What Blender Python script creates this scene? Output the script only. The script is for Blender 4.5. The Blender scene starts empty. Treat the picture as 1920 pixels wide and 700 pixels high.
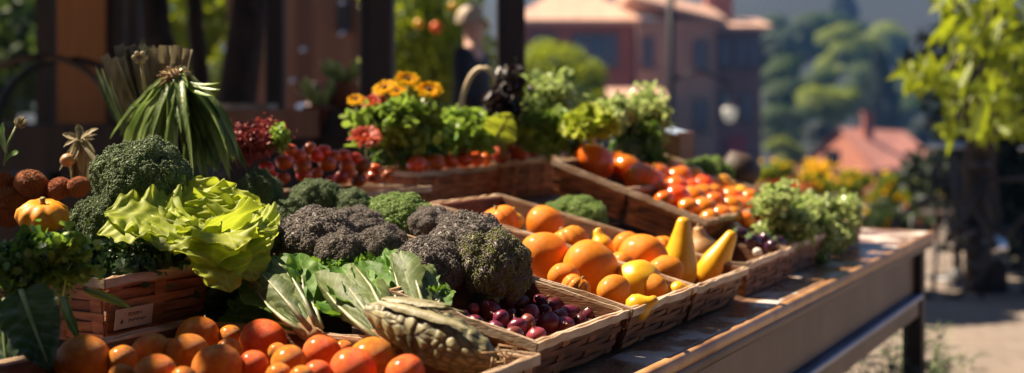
import bpy, math, random
import numpy as np
from mathutils import Vector, Matrix, Euler
SC = bpy.context.scene
COL = SC.collection
R = math.radians
rnd = random.Random(7)
rng = np.random.default_rng(7)

# ------------------------------------------------------------------ camera, sky, sun, exposure
EYE = 1.30; H = 0.85; F = 2400.0        # eye height, table height, focal length in photo pixels
cd = bpy.data.cameras.new('camera'); cam = bpy.data.objects.new('camera', cd); COL.objects.link(cam)
SC.camera = cam
cam.location = (0, 0, EYE); cam.rotation_euler = (R(90), 0, 0)
cd.sensor_width = 36.0; cd.lens = 36.0 * F / 1920.0
cd.shift_x = 0.0; cd.shift_y = -150.0 / 1920.0
cd.clip_start = 0.05; cd.clip_end = 6000
cd.dof.use_dof = True; cd.dof.focus_distance = 2.28; cd.dof.aperture_fstop = 2.1
SUN = Vector((-0.58, 0.22, 0.78)).normalized()
w = bpy.data.worlds.new('World'); SC.world = w; w.use_nodes = True
nt = w.node_tree; sky = nt.nodes.new('ShaderNodeTexSky'); sky.sky_type = 'NISHITA'; sky.sun_disc = False; sky.air_density = 0.22; sky.dust_density = 0.5; sky.ozone_density = 0.3
sky.sun_elevation = math.asin(SUN.z); sky.sun_rotation = math.atan2(SUN.x, SUN.y)
nt.links.new(sky.outputs[0], nt.nodes['Background'].inputs[0]); nt.nodes['Background'].inputs[1].default_value = 0.05
sl = bpy.data.lights.new('sun', 'SUN'); sl.energy = 5.0; sl.angle = R(0.5); sl.color = (1.0, 0.84, 0.65)
so = bpy.data.objects.new('sun', sl); COL.objects.link(so); so.rotation_euler = SUN.to_track_quat('Z', 'Y').to_euler()
so.location = (0, 0, 30)
SC.view_settings.view_transform = 'Standard'; SC.view_settings.look = 'None'
SC.view_settings.exposure = 1.55; SC.view_settings.gamma = 1.0
SC.cycles.use_denoising = True
SC.cycles.max_bounces = 8; SC.cycles.diffuse_bounces = 3; SC.cycles.glossy_bounces = 3
SC.cycles.transmission_bounces = 4; SC.cycles.volume_bounces = 0; SC.cycles.transparent_max_bounces = 8

# ------------------------------------------------------------------ helpers
A28 = R(28)
U = np.array([math.sin(A28), math.cos(A28), 0.0])       # along the table, away from the viewer
V = np.array([-math.cos(A28), math.sin(A28), 0.0])      # across the table, towards the back
Z = np.array([0, 0, 1.0])
A0 = np.array([0.216, 2.16, H])
def W(s, t, z=0.0): return A0 + U * s + V * t + Z * z
def at(px, py, Y): return np.array([(px - 960) / F * Y, Y, EYE - (py - 200) / F * Y])
def hit(px, py, z0, t0=0.0, sl=0.0):
    """point where the view ray meets the sloping display plane z = z0 + sl*(t-t0) (above the table top)"""
    d = np.array([(px - 960) / F, 1.0, -(py - 200) / F]); o = np.array([0, 0, EYE])
    # z - H - z0 - sl*(t - t0) = 0, t = (P-A0).V
    n = Z - sl * V
    k = H + z0 - sl * t0 - sl * float(A0 @ V)
    lam = (k - float(o @ n)) / float(d @ n)
    return o + d * lam
def nrm(a): a = np.asarray(a, float); return a / (np.linalg.norm(a) + 1e-12)

class MB:
    def __init__(s): s.v = []; s.f = []; s.uv = []; s.t = []; s.n = 0
    def add(s, v, f, uv=None, tint=1.0):
        v = np.asarray(v, float)
        f = [np.asarray(q, int) + s.n for q in (f if isinstance(f, list) else [f])]
        s.v.append(v); s.f += f
        s.uv.append(np.zeros((len(v), 2)) if uv is None else np.asarray(uv, float))
        s.t.append(np.full(len(v), tint) if np.isscalar(tint) else np.asarray(tint, float))
        s.n += len(v)
    def build(s, name, mat, parent=None, smooth=True):
        off = np.array(parent.location) if parent is not None and parent.parent is None else (np.array(parent.parent.location) + np.array(parent.location) if parent is not None else np.zeros(3))
        v = np.concatenate(s.v) - off; uv = np.concatenate(s.uv); t = np.concatenate(s.t)
        li, ls, lt = [], [], []; p = 0
        for f in s.f:
            if f.ndim == 1: f = f[None]
            m, k = f.shape
            li.append(f.ravel()); ls.append(p + np.arange(m) * k); lt.append(np.full(m, k)); p += m * k
        li = np.concatenate(li); ls = np.concatenate(ls); lt = np.concatenate(lt)
        me = bpy.data.meshes.new(name)
        me.vertices.add(len(v)); me.vertices.foreach_set('co', v.ravel())
        me.loops.add(len(li)); me.loops.foreach_set('vertex_index', li.astype(np.int32))
        me.polygons.add(len(ls)); me.polygons.foreach_set('loop_start', ls.astype(np.int32))
        me.polygons.foreach_set('loop_total', lt.astype(np.int32))
        me.polygons.foreach_set('use_smooth', np.full(len(ls), smooth))
        me.update(calc_edges=True); me.validate()
        ul = me.uv_layers.new(name='UVMap'); ul.data.foreach_set('uv', uv[li].ravel())
        ca = me.color_attributes.new('tint', 'FLOAT_COLOR', 'POINT')
        c = np.ones((len(v), 4)); c[:, :3] = t[:, None]; ca.data.foreach_set('color', c.ravel())
        for m in (mat if isinstance(mat, (list, tuple)) else [mat]): me.materials.append(m)
        o = bpy.data.objects.new(name, me); COL.objects.link(o)
        if parent is not None: o.parent = parent
        return o
    # shapes
    def box(s, c, ax, half, tint=1.0, bev=0.0):
        """box at c with axes ax (3 unit vectors) and half sizes; chamfered long edges when bev > 0"""
        c = np.asarray(c, float); ax = [np.asarray(a, float) for a in ax]
        if bev <= 0:
            v = [c + ax[0]*half[0]*i + ax[1]*half[1]*j + ax[2]*half[2]*k for i in (-1,1) for j in (-1,1) for k in (-1,1)]
            f = np.array([[0,1,3,2],[4,6,7,5],[0,4,5,1],[2,3,7,6],[0,2,6,4],[1,5,7,3]])
            s.add(v, f, [(q & 1, (q >> 1) & 1) for q in range(8)], tint)
        else:
            a, b = half[1], half[2]
            prof = [(-a+bev,-b),(a-bev,-b),(a,-b+bev),(a,b-bev),(a-bev,b),(-a+bev,b),(-a,b-bev),(-a,-b+bev)]
            v = [c + ax[0]*half[0]*i + ax[1]*p + ax[2]*q for i in (-1,1) for p, q in prof]
            f4 = np.array([[i, (i+1) % 8, (i+1) % 8 + 8, i+8] for i in range(8)])
            s.add(v, [f4, np.array([list(range(7,-1,-1)), list(range(8,16))])], None, tint)
    def sweep(s, pts, w, h, up, tint=1.0):
        """rectangular strip swept along pts; w across 'up', h along 'up'"""
        pts = np.asarray(pts, float); n = len(pts); up = nrm(up)
        T = np.gradient(pts, axis=0); S = np.cross(T, up); S /= np.linalg.norm(S, axis=1)[:, None] + 1e-12
        v = np.concatenate([pts + S*w*a + up*h*b for a, b in ((-1,-1),(1,-1),(1,1),(-1,1))])
        f = [[k*n+i, k*n+i+1, ((k+1) % 4)*n+i+1, ((k+1) % 4)*n+i] for i in range(n-1) for k in range(4)]
        f += [[0, n, 2*n, 3*n], [n-1, 4*n-1, 3*n-1, 2*n-1]]
        s.add(v, np.array(f), None, tint)
    def tube(s, pts, r, seg=8, tint=1.0, caps=True):
        pts = np.asarray(pts, float); n = len(pts); r = np.full(n, r) if np.isscalar(r) else np.asarray(r, float)
        T = np.gradient(pts, axis=0); T /= np.linalg.norm(T, axis=1)[:, None] + 1e-12
        ref = np.array([0, 0, 1.0]) if abs(T[0][2]) < 0.8 else np.array([1.0, 0, 0])
        N = np.cross(T, ref); N /= np.linalg.norm(N, axis=1)[:, None] + 1e-12; B = np.cross(T, N)
        a = np.linspace(0, 2*np.pi, seg, endpoint=False)
        v = (pts[:, None] + (N[:, None]*np.cos(a)[None, :, None] + B[:, None]*np.sin(a)[None, :, None]) * r[:, None, None]).reshape(-1, 3)
        i, j = np.meshgrid(np.arange(n-1), np.arange(seg), indexing='ij'); j2 = (j+1) % seg
        f = np.stack([i*seg+j, i*seg+j2, (i+1)*seg+j2, (i+1)*seg+j], -1).reshape(-1, 4)
        uv = np.stack([np.tile(a/(2*np.pi), n), np.repeat(np.linspace(0, 1, n), seg)], -1)
        fs = [f]
        if caps: fs.append(np.array([list(range(seg))[::-1], list(range((n-1)*seg, n*seg))]))
        s.add(v, fs, uv, tint)
    def lathe(s, prof, seg=32, c=(0,0,0), axis=(0,0,1), ribs=0, amp=0.0, bend=0.0, lump=0.0, seed=0, tint=1.0, sharp=1.0):
        """prof: list of (radius, height); poles closed when radius 0"""
        prof = np.asarray(prof, float); n = len(prof); a = np.linspace(0, 2*np.pi, seg, endpoint=False)
        g = np.random.default_rng(seed); p1, p2, p3 = g.uniform(0, 6.28, 3)
        rr = prof[:, 0][:, None] * np.ones(seg)[None]
        if ribs: rr = rr * (1 - amp * (np.abs(np.cos(a*ribs/2 + p1)) ** sharp)[None])
        mx = prof[:, 0].max()
        if lump: rr = rr * (1 + lump*(np.sin(2*a+p2)[None]*np.cos(prof[:,1]/mx*1.5+p1)[:,None] + .6*np.sin(3*a+p3)[None]*np.sin(prof[:,1]/mx*2.3+p2)[:,None]))
        x = rr*np.cos(a)[None]; y = rr*np.sin(a)[None]; z = np.repeat(prof[:,1][:,None], seg, 1)
        if bend: x = x + bend*(z**2)/mx
        v = np.stack([x, y, z], -1).reshape(-1, 3)
        q = Vector((0,0,1)).rotation_difference(Vector(nrm(axis))).to_matrix(); v = v @ np.array(q).T + np.asarray(c, float)
        i, j = np.meshgrid(np.arange(n-1), np.arange(seg), indexing='ij'); j2 = (j+1) % seg
        f = np.stack([i*seg+j, i*seg+j2, (i+1)*seg+j2, (i+1)*seg+j], -1).reshape(-1, 4)
        uv = np.stack([np.tile(a/(2*np.pi), n), np.repeat(np.linspace(0, 1, n), seg)], -1)
        s.add(v, f, uv, tint)
    def scatter(s, tv, tf, pos, rot, sc, tint=1.0):
        """copy a small template mesh to every pos (n,3) with rot (n,3,3) and scale (n,) into this ONE mesh"""
        tv = np.asarray(tv, float); n = len(pos); k = len(tv)
        sc = np.full(n, sc) if np.isscalar(sc) else sc
        v = np.einsum('nij,kj->nki', rot, tv) * np.asarray(sc)[:, None, None] + pos[:, None]
        for_f = (np.asarray(tf)[None] + (np.arange(n)*k)[:, None, None]).reshape(-1, np.asarray(tf).shape[1])
        t = np.ones(n) if np.isscalar(tint) else tint
        uvt = tv[:, :2] * .5 + .5
        s.add(v.reshape(-1, 3), for_f, np.tile(uvt, (n, 1)), np.repeat(t, k))
    def rleaf(s, base, tip, width, up, curl=.25, ruffle=.12, freq=4, cup=.25, jag=.12, seed=0, nu=30, nv=15, shape='round', twist=0.0, tint=1.0, fold=0.0):
        g = np.random.default_rng(seed); base = np.asarray(base, float); tip = np.asarray(tip, float); up = nrm(up)
        L = np.linalg.norm(tip-base); ctrl = (base+tip)/2 + up*curl*L
        u = np.linspace(0, 1, nu)[:, None]; c = (1-u)**2*base + 2*u*(1-u)*ctrl + u**2*tip
        T = 2*(1-u)*(ctrl-base) + 2*u*(tip-ctrl); T /= np.linalg.norm(T, axis=1)[:, None]+1e-12
        S = np.cross(T, up); S /= np.linalg.norm(S, axis=1)[:, None]+1e-12; N = np.cross(S, T)
        if twist:
            an = twist*u; S, N = S*np.cos(an)+N*np.sin(an), N*np.cos(an)-S*np.sin(an)
        uu = u[:, 0]
        if shape == 'round': pr = np.clip(np.sin(np.pi*np.clip(uu, 0, 1)**.75), 0, 1)**.6
        elif shape == 'romaine': pr = .32 + .68*np.clip((uu-.15)/.5, 0, 1)**1.2; pr *= np.sqrt(np.clip(1-((uu-.62)/.385)**2*(uu > .62), 0, 1))
        elif shape == 'strap': pr = np.minimum(1, (1-uu)*3)**.7*(.6+.4*np.minimum(1, uu*4))
        elif shape == 'heart': pr = np.clip(np.sin(np.pi*uu**.55), 0, 1)**.7
        else: pr = np.ones_like(uu)
        v = np.linspace(-1, 1, nv)
        ph = g.uniform(0, 6.28, 8)
        jg = 1 + jag*(np.sin(uu[:, None]*freq*9+ph[0]+np.sign(v)[None]*2) + .7*np.sin(uu[:, None]*freq*17+ph[1]+np.sign(v)[None]))*.5
        wv = width*pr[:, None]*np.where(np.abs(v)[None] > .6, jg, 1.0)
        off = cup*wv*v[None]**2 + fold*wv*np.abs(v)[None]
        rf = np.sin(2*np.pi*freq*uu[:, None]+ph[2]+1.3*np.sin(5*uu[:, None]+ph[3])+np.sign(v)[None]*1.1) + .6*np.sin(2*np.pi*freq*2.1*uu[:, None]+ph[4]+np.sign(v)[None]*2)
        off = off + ruffle*width*np.abs(v)[None]**1.8*rf*np.minimum(1, pr[:, None]+.2)
        off = off + .035*width*np.sin(uu[:, None]*23+ph[5]+3*v[None])*np.cos(v[None]*7+ph[6]+uu[:, None]*9)
        P = c[:, None] + S[:, None]*(v[None]*wv)[..., None] + N[:, None]*off[..., None]
        i, j = np.meshgrid(np.arange(nu-1), np.arange(nv-1), indexing='ij')
        f = np.stack([i*nv+j, i*nv+j+1, (i+1)*nv+j+1, (i+1)*nv+j], -1).reshape(-1, 4)
        uv = np.stack([np.tile(v*.5+.5, nu), np.repeat(uu, nv)], -1)
        s.add(P.reshape(-1, 3), f, uv, tint)

def rots(n, out=None, bias=0.0, g=rng):
    """random rotation matrices; the template's +Z leans towards 'out' by bias"""
    d = g.normal(size=(n, 3)); d /= np.linalg.norm(d, axis=1)[:, None]
    if out is not None:
        d = d*(1-bias) + np.asarray(out)*bias; d /= np.linalg.norm(d, axis=1)[:, None]+1e-9
    r = g.normal(size=(n, 3)); x = np.cross(d, r); x /= np.linalg.norm(x, axis=1)[:, None]+1e-9
    return np.stack([x, np.cross(d, x), d], -1)

def thing(name, label, cat, loc, group=None, kind=None):
    o = bpy.data.objects.new(name, None); o.empty_display_size = .05; COL.objects.link(o); o.location = tuple(loc)
    o['label'] = label; o['category'] = cat
    if group: o['group'] = group
    return o
def tag(o, label=None, cat=None, group=None, kind=None):
    if label: o['label'] = label
    if cat: o['category'] = cat
    if group: o['group'] = group
    if kind: o['kind'] = kind
    return o
KIDS = {}
def copy_tree(o, kids, mats=None):
    c = o.copy(); COL.objects.link(c)
    for k in kids:
        d = k.copy(); COL.objects.link(d); d.parent = c
    return c

# ------------------------------------------------------------------ materials
def M(name, c1, c2=None, scale=8.0, rough=.6, bump=0.0, bscale=None, trans=0.0, tcol=None, sss=0.0, tint=False, coat=0.0, stretch=None, spec=.5, vary=0.0, detail=4, vein=0.0, metal=0.0, emis=None, emstr=0, contrast=(.35,.65), c3=None, sheen=0.0):
    m = bpy.data.materials.new(name); m.use_nodes = True; n = m.node_tree; N = n.nodes; L = n.links
    b = N['Principled BSDF']; c2 = c2 or c1
    tc = N.new('ShaderNodeTexCoord'); mp = N.new('ShaderNodeMapping'); L.new(tc.outputs['Object'], mp.inputs[0])
    if stretch: mp.inputs['Scale'].default_value = stretch
    no = N.new('ShaderNodeTexNoise'); no.inputs['Scale'].default_value = scale; no.inputs['Detail'].default_value = detail
    L.new(mp.outputs[0], no.inputs[0])
    cr = N.new('ShaderNodeValToRGB'); cr.color_ramp.elements[0].position = contrast[0]; cr.color_ramp.elements[1].position = contrast[1]
    cr.color_ramp.elements[0].color = (*c1, 1); cr.color_ramp.elements[1].color = (*c2, 1)
    if c3: e = cr.color_ramp.elements.new((contrast[1]+1)/2); e.color = (*c3, 1)
    L.new(no.outputs[0], cr.inputs[0]); col = cr.outputs[0]
    if vein:
        sep = N.new('ShaderNodeSeparateXYZ'); L.new(tc.outputs['UV'], sep.inputs[0])
        ax = N.new('ShaderNodeMath'); ax.operation = 'SUBTRACT'; L.new(sep.outputs[0], ax.inputs[0]); ax.inputs[1].default_value = .5
        ab = N.new('ShaderNodeMath'); ab.operation = 'ABSOLUTE'; L.new(ax.outputs[0], ab.inputs[0])
        # side veins: v*18 - |x|*14
        m1 = N.new('ShaderNodeMath'); m1.operation = 'MULTIPLY'; L.new(ab.outputs[0], m1.inputs[0]); m1.inputs[1].default_value = -16
        m2 = N.new('ShaderNodeMath'); m2.operation = 'MULTIPLY_ADD'; L.new(sep.outputs[1], m2.inputs[0]); m2.inputs[1].default_value = 46; L.new(m1.outputs[0], m2.inputs[2])
        no2 = N.new('ShaderNodeTexNoise'); no2.inputs['Scale'].default_value = 25; L.new(tc.outputs['Object'], no2.inputs[0])
        m2b = N.new('ShaderNodeMath'); m2b.operation = 'MULTIPLY_ADD'; L.new(no2.outputs[0], m2b.inputs[0]); m2b.inputs[1].default_value = 3; L.new(m2.outputs[0], m2b.inputs[2])
        sn = N.new('ShaderNodeMath'); sn.operation = 'SINE'; L.new(m2b.outputs[0], sn.inputs[0])
        vr = N.new('ShaderNodeMapRange'); vr.inputs[1].default_value = .82; vr.inputs[2].default_value = 1.0; L.new(sn.outputs[0], vr.inputs[0]); vr.inputs[4].default_value = .6
        mr = N.new('ShaderNodeMapRange'); mr.inputs[1].default_value = .045; mr.inputs[2].default_value = .012; L.new(ab.outputs[0], mr.inputs[0])
        mxv = N.new('ShaderNodeMath'); mxv.operation = 'MAXIMUM'; L.new(vr.outputs[0], mxv.inputs[0]); L.new(mr.outputs[0], mxv.inputs[1])
        mv = N.new('ShaderNodeMath'); mv.operation = 'MULTIPLY'; L.new(mxv.outputs[0], mv.inputs[0]); mv.inputs[1].default_value = vein
        mx = N.new('ShaderNodeMixRGB'); L.new(mv.outputs[0], mx.inputs[0]); L.new(col, mx.inputs[1]); mx.inputs[2].default_value = (*[min(1, x*1.3+.15) for x in c2], 1)
        col = mx.outputs[0]
    if tint:
        at_ = N.new('ShaderNodeAttribute'); at_.attribute_name = 'tint'
        mx = N.new('ShaderNodeMixRGB'); mx.blend_type = 'MULTIPLY'; mx.inputs[0].default_value = 1; L.new(col, mx.inputs[1]); L.new(at_.outputs[0], mx.inputs[2]); col = mx.outputs[0]
    if vary:
        oi = N.new('ShaderNodeObjectInfo'); hs = N.new('ShaderNodeHueSaturation')
        r1 = N.new('ShaderNodeMapRange'); L.new(oi.outputs['Random'], r1.inputs[0]); r1.inputs[3].default_value = .5-vary*.02; r1.inputs[4].default_value = .5+vary*.06
        r2 = N.new('ShaderNodeMapRange'); L.new(oi.outputs['Random'], r2.inputs[0]); r2.inputs[3].default_value = 1+vary*.6; r2.inputs[4].default_value = 1-vary*.8
        L.new(r1.outputs[0], hs.inputs['Hue']); L.new(r2.outputs[0], hs.inputs['Value']); L.new(col, hs.inputs['Color']); col = hs.outputs[0]
    L.new(col, b.inputs['Base Color'])
    b.inputs['Roughness'].default_value = rough; b.inputs['Specular IOR Level'].default_value = spec; b.inputs['Metallic'].default_value = metal
    if coat: b.inputs['Coat Weight'].default_value = coat; b.inputs['Coat Roughness'].default_value = .22
    if sheen: b.inputs['Sheen Weight'].default_value = sheen
    if sss:
        b.inputs['Subsurface Weight'].default_value = sss; b.inputs['Subsurface Radius'].default_value = (1.0, .35, .1); b.inputs['Subsurface Scale'].default_value = .012
    if emis: b.inputs['Emission Color'].default_value = (*emis, 1); b.inputs['Emission Strength'].default_value = emstr
    bp = None
    if bump:
        nb = N.new('ShaderNodeTexNoise'); nb.inputs['Scale'].default_value = bscale or scale*6; nb.inputs['Detail'].default_value = 5; L.new(mp.outputs[0], nb.inputs[0])
        bp = N.new('ShaderNodeBump'); bp.inputs['Strength'].default_value = bump; bp.inputs['Distance'].default_value = .003; L.new(nb.outputs[0], bp.inputs['Height'])
        L.new(bp.outputs[0], b.inputs['Normal'])
    if trans:
        tr = N.new('ShaderNodeBsdfTranslucent'); mm = N.new('ShaderNodeMixShader'); mm.inputs[0].default_value = trans
        if tcol:
            mt = N.new('ShaderNodeMixRGB'); mt.blend_type = 'MIX'; mt.inputs[0].default_value = .7; L.new(col, mt.inputs[1]); mt.inputs[2].default_value = (*tcol, 1); L.new(mt.outputs[0], tr.inputs[0])
        else: L.new(col, tr.inputs[0])
        if bp: L.new(bp.outputs[0], tr.inputs['Normal'])
        L.new(b.outputs[0], mm.inputs[1]); L.new(tr.outputs[0], mm.inputs[2]); L.new(mm.outputs[0], N['Material Output'].inputs[0])
    return m

m_splint = M('splint_wood', (.16,.055,.017), (.36,.14,.045), 14, .55, .5, 60, tint=True, stretch=(1,1,5), spec=.35)
m_splintr = M('red_glow_splint_wood', (.34,.10,.035), (.66,.25,.10), 14, .5, .5, 60, tint=True, stretch=(1,1,5), spec=.35)  # redder splint wood, the rear crates' lit glow put into its colour
m_rim = M('rim_wood', (.46,.28,.15), (.78,.60,.42), 14, .5, .4, 70, tint=True, stretch=(1,1,4), spec=.4)  # paler than the splints: sunlit top edges put into the rim colour
m_board = M('board_wood', (.10,.045,.02), (.22,.10,.045), 5, .6, .5, 40, tint=True)
m_orange = M('orange_skin', (.74,.15,.002), (.90,.30,.004), 3.5, .5, .7, 160, vary=.15, sss=.03, spec=.25, coat=.22)
m_redorange = M('red_orange_skin', (.78,.065,.002), (.90,.17,.003), 3.5, .5, .5, 200, vary=.12, sss=.03, spec=.25, coat=.25)
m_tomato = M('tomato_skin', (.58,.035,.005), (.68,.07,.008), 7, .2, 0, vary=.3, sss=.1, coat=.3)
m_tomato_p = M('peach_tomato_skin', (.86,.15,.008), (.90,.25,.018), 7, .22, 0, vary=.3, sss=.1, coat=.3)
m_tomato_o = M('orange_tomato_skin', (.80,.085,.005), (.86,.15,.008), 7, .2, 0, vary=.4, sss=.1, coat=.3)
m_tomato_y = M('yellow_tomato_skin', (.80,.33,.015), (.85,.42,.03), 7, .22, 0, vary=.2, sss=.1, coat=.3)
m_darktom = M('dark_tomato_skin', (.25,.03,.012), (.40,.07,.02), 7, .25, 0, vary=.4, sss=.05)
m_calyx = M('calyx_green', (.05,.12,.015), (.10,.2,.03), 20, .7)
m_stub = M('dry_stem', (.16,.12,.04), (.28,.2,.08), 30, .8)
m_pump = M('pumpkin_skin', (.80,.17,.003), (.86,.27,.005), 5, .55, .4, 60, vary=.2, sss=.03, spec=.25, coat=.15, contrast=(.3,.7), tint=True)
m_yel = M('yellow_squash_skin', (.80,.38,.010), (.86,.47,.02), 6, .3, .15, 90, vary=.15, sss=.1)
m_tan = M('tan_squash_skin', (.42,.22,.08), (.55,.30,.11), 8, .45, .2, 80)
m_onion = M('purple_onion_skin', (.085,.012,.028), (.19,.025,.045), 18, .27, .12, 60, vary=.5, stretch=(1,1,.25), spec=.5)
m_pink = M('pink_onion_skin', (.28,.035,.05), (.36,.07,.075), 18, .3, .12, 60, vary=.4, stretch=(1,1,.25))
m_rust = M('rust_rind', (.40,.07,.010), (.70,.20,.03), 60, .7, 1.0, 120, vary=.3, tint=True)
m_root = M('root_hair', (.25,.14,.06), (.46,.30,.15), 40, .9)
m_husk = M('dry_husk', (.30,.24,.11), (.52,.44,.26), 20, .7, .3, 60, trans=.3, tint=True, stretch=(3,3,.6))
m_lett = M('lime_lettuce_leaf', (.32,.39,.025), (.48,.53,.05), 9, .55, .35, 60, trans=.42, tcol=(.62,.72,.05), tint=True, vein=.35, spec=.4)
m_rom = M('romaine_leaf', (.05,.14,.018), (.13,.26,.03), 12, .55, .6, 55, spec=.25, trans=.35, tcol=(.30,.52,.04), tint=True, vein=.5)
m_rib = M('pale_rib', (.42,.45,.22), (.66,.66,.45), 16, .38, .3, 60, trans=.15, tint=True, stretch=(2,2,2))
m_romout = M('outer_wrapper_leaf', (.09,.14,.03), (.20,.25,.065), 10, .6, .5, 60, trans=.3, tint=True, vein=.6)
m_chard = M('dark_leaf', (.018,.05,.012), (.045,.095,.02), 12, .45, .5, 50, trans=.25, tint=True, vein=.3)
m_herb = M('herb_leaf', (.05,.13,.02), (.12,.24,.035), 30, .45, trans=.35, tcol=(.22,.42,.04), tint=True)
m_herbl = M('light_herb_leaf', (.16,.26,.03), (.30,.42,.06), 30, .42, trans=.4, tcol=(.42,.62,.08), tint=True)
m_cel = M('celery_leaf', (.30,.40,.11), (.58,.64,.28), 30, .3, trans=.4, tcol=(.52,.66,.18), tint=True)
m_stalk = M('green_stalk', (.20,.30,.08), (.36,.46,.16), 20, .45, .2, 60, trans=.1, tint=True)
m_broc = M('broccoli_green', (.055,.11,.018), (.14,.20,.035), 22, .6, tint=True, sheen=.2)
m_brocl = M('broccoli_light_green', (.13,.23,.03), (.22,.32,.05), 22, .6, tint=True)
m_brocp = M('broccoli_purple', (.075,.085,.035), (.21,.155,.14), 18, .6, tint=True, sheen=.2, contrast=(.3,.6))
m_brocm = M('broccoli_mixed', (.16,.125,.12), (.17,.18,.03), 9, .6, tint=True, contrast=(.44,.56))
m_bstalk = M('broccoli_stalk', (.16,.22,.07), (.30,.36,.13), 14, .5, .3, 60)
m_amar = M('amaranth_red', (.22,.03,.03), (.45,.08,.06), 30, .6, trans=.2, tint=True)
m_petal = M('yellow_petal', (.90,.47,.008), (.95,.62,.012), 30, .6, spec=.1, trans=.6, tint=True)
m_petr = M('rust_red_petal', (.45,.035,.006), (.62,.09,.01), 30, .5, trans=.3, tint=True)
m_disc = M('flower_disc', (.05,.02,.008), (.10,.04,.012), 80, .8)
m_net = M('netted_rind', (.15,.135,.05), (.33,.29,.14), 12, .55, .5, 70, tint=True)
m_card = M('price_card', (.62,.42,.26), (.66,.46,.30), 9, .7)
m_ink = M('card_ink', (.18,.03,.03), None, 9, .7); m_inkb = M('card_dark_ink', (.06,.035,.03), None, 9, .7)
m_black = M('dark_metal', (.012,.011,.011), (.03,.027,.025), 10, .45, .2, 40)
m_chrome = M('bright_metal', (.75,.75,.75), None, 10, .2, metal=1.0)
m_wick = M('pale_cane', (.50,.37,.20), (.70,.56,.34), 20, .5)
m_dkwick = M('dark_wicker', (.03,.018,.012), (.07,.04,.025), 20, .6, .5, 60)
m_post = M('dark_post_wood', (.018,.010,.007), (.045,.024,.014), 5, .6, .5, 40, stretch=(4,4,.5))
m_wall_o = M('ochre_panel', (.33,.13,.03), (.40,.16,.045), 3, .7, .3, 30, stretch=(6,6,.4))
m_brown = M('brown_board_wall', (.22,.10,.05), (.27,.13,.07), 3, .7, .3, 30, stretch=(6,6,.4), tint=True)
m_blue = M('pale_blue_lid', (.42,.52,.62), None, 9, .35)
m_bark = M('bark', (.018,.012,.008), (.055,.038,.026), 9, .9, 1.0, 30, stretch=(3,3,.6))
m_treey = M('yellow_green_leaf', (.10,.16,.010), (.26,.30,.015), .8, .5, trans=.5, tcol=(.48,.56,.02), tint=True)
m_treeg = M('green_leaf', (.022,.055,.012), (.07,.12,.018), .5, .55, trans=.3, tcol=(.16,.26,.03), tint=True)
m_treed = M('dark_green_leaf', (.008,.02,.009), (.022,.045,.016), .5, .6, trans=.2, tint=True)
m_skin = M('skin', (.50,.28,.20), (.58,.34,.25), 9, .5, sss=.1)
m_jacket = M('navy_cloth', (.012,.014,.022), (.025,.028,.04), 30, .8, .3, 90)
m_blueshirt = M('blue_cloth', (.05,.09,.2), None, 30, .8); m_redc = M('red_cloth', (.40,.03,.03), (.5,.05,.04), 6, .8)
m_hairl = M('light_hair', (.34,.26,.17), (.46,.36,.25), 40, .6); m_haird = M('dark_hair', (.02,.012,.008), None, 40, .6)

# painted, worn, varnished table wood; pale patches mix wear with glare put into colour
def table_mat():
    m = M('worn_glare_table_wood', (.20,.095,.045), (.38,.24,.15), 3.0, .3, .35, 30, stretch=(1,1,1), spec=.5)
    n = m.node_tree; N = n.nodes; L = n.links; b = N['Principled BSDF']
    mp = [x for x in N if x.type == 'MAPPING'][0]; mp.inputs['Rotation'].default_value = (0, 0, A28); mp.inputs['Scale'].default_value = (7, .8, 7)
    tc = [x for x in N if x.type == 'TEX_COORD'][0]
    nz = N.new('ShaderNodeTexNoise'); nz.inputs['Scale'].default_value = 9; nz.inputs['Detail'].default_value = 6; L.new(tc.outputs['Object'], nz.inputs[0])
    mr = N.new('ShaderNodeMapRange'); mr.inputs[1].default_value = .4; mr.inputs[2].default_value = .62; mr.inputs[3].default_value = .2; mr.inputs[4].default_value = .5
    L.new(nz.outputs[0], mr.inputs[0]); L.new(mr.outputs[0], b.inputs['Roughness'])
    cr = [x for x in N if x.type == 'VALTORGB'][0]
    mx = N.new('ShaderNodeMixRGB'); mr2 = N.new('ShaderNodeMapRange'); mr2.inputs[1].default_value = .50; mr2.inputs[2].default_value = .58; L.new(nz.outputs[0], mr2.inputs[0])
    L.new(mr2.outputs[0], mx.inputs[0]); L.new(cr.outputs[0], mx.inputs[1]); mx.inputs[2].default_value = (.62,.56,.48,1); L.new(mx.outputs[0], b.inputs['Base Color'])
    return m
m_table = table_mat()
m_edge = M('worn_edge_wood', (.36,.16,.05), (.58,.31,.13), 12, .35, .3, 60)
m_apron = M('grey_painted_wood', (.08,.046,.025), (.14,.085,.05), 5, .5, .3, 40)
m_bluerail = M('sky_tinted_wood', (.10,.14,.25), (.17,.23,.40), 8, .3, .3, 50)  # blue rail, the reflected sky put into its colour

# ------------------------------------------------------------------ the setting: ground, hills
def ground_z(x, y):
    y = np.asarray(y, float); x = np.asarray(x, float)
    def sm(a, b, q): k = np.clip((q-a)/(b-a), 0, 1); return k*k*(3-2*k)
    z = -7.5*sm(17, 70, y)
    hill = sm(110, 330, y)*(30 + 10*np.sin(x*.012+1) + 5*np.sin(x*.03+y*.02))
    far = sm(500, 1400, y)*(155 + 26*np.sin(x*.0045+.6) + 16*np.sin(x*.011+2) + 8*np.sin(x*.027+.5) + 6*np.sin(y*.02+x*.01))
    dip = 150*np.exp(-((x/np.maximum(y, 1)-.322)/.022)**2)*sm(900, 1400, y)
    return z + hill + far - dip
ys = np.concatenate([np.linspace(-12, 20, 8), np.linspace(24, 130, 30), np.linspace(140, 560, 50), np.linspace(590, 1700, 50)])
xs = np.linspace(-1, 1, 141)
YY, XX = np.meshgrid(ys, xs, indexing='ij'); XX = XX*(30 + np.abs(YY)*.75)
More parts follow.
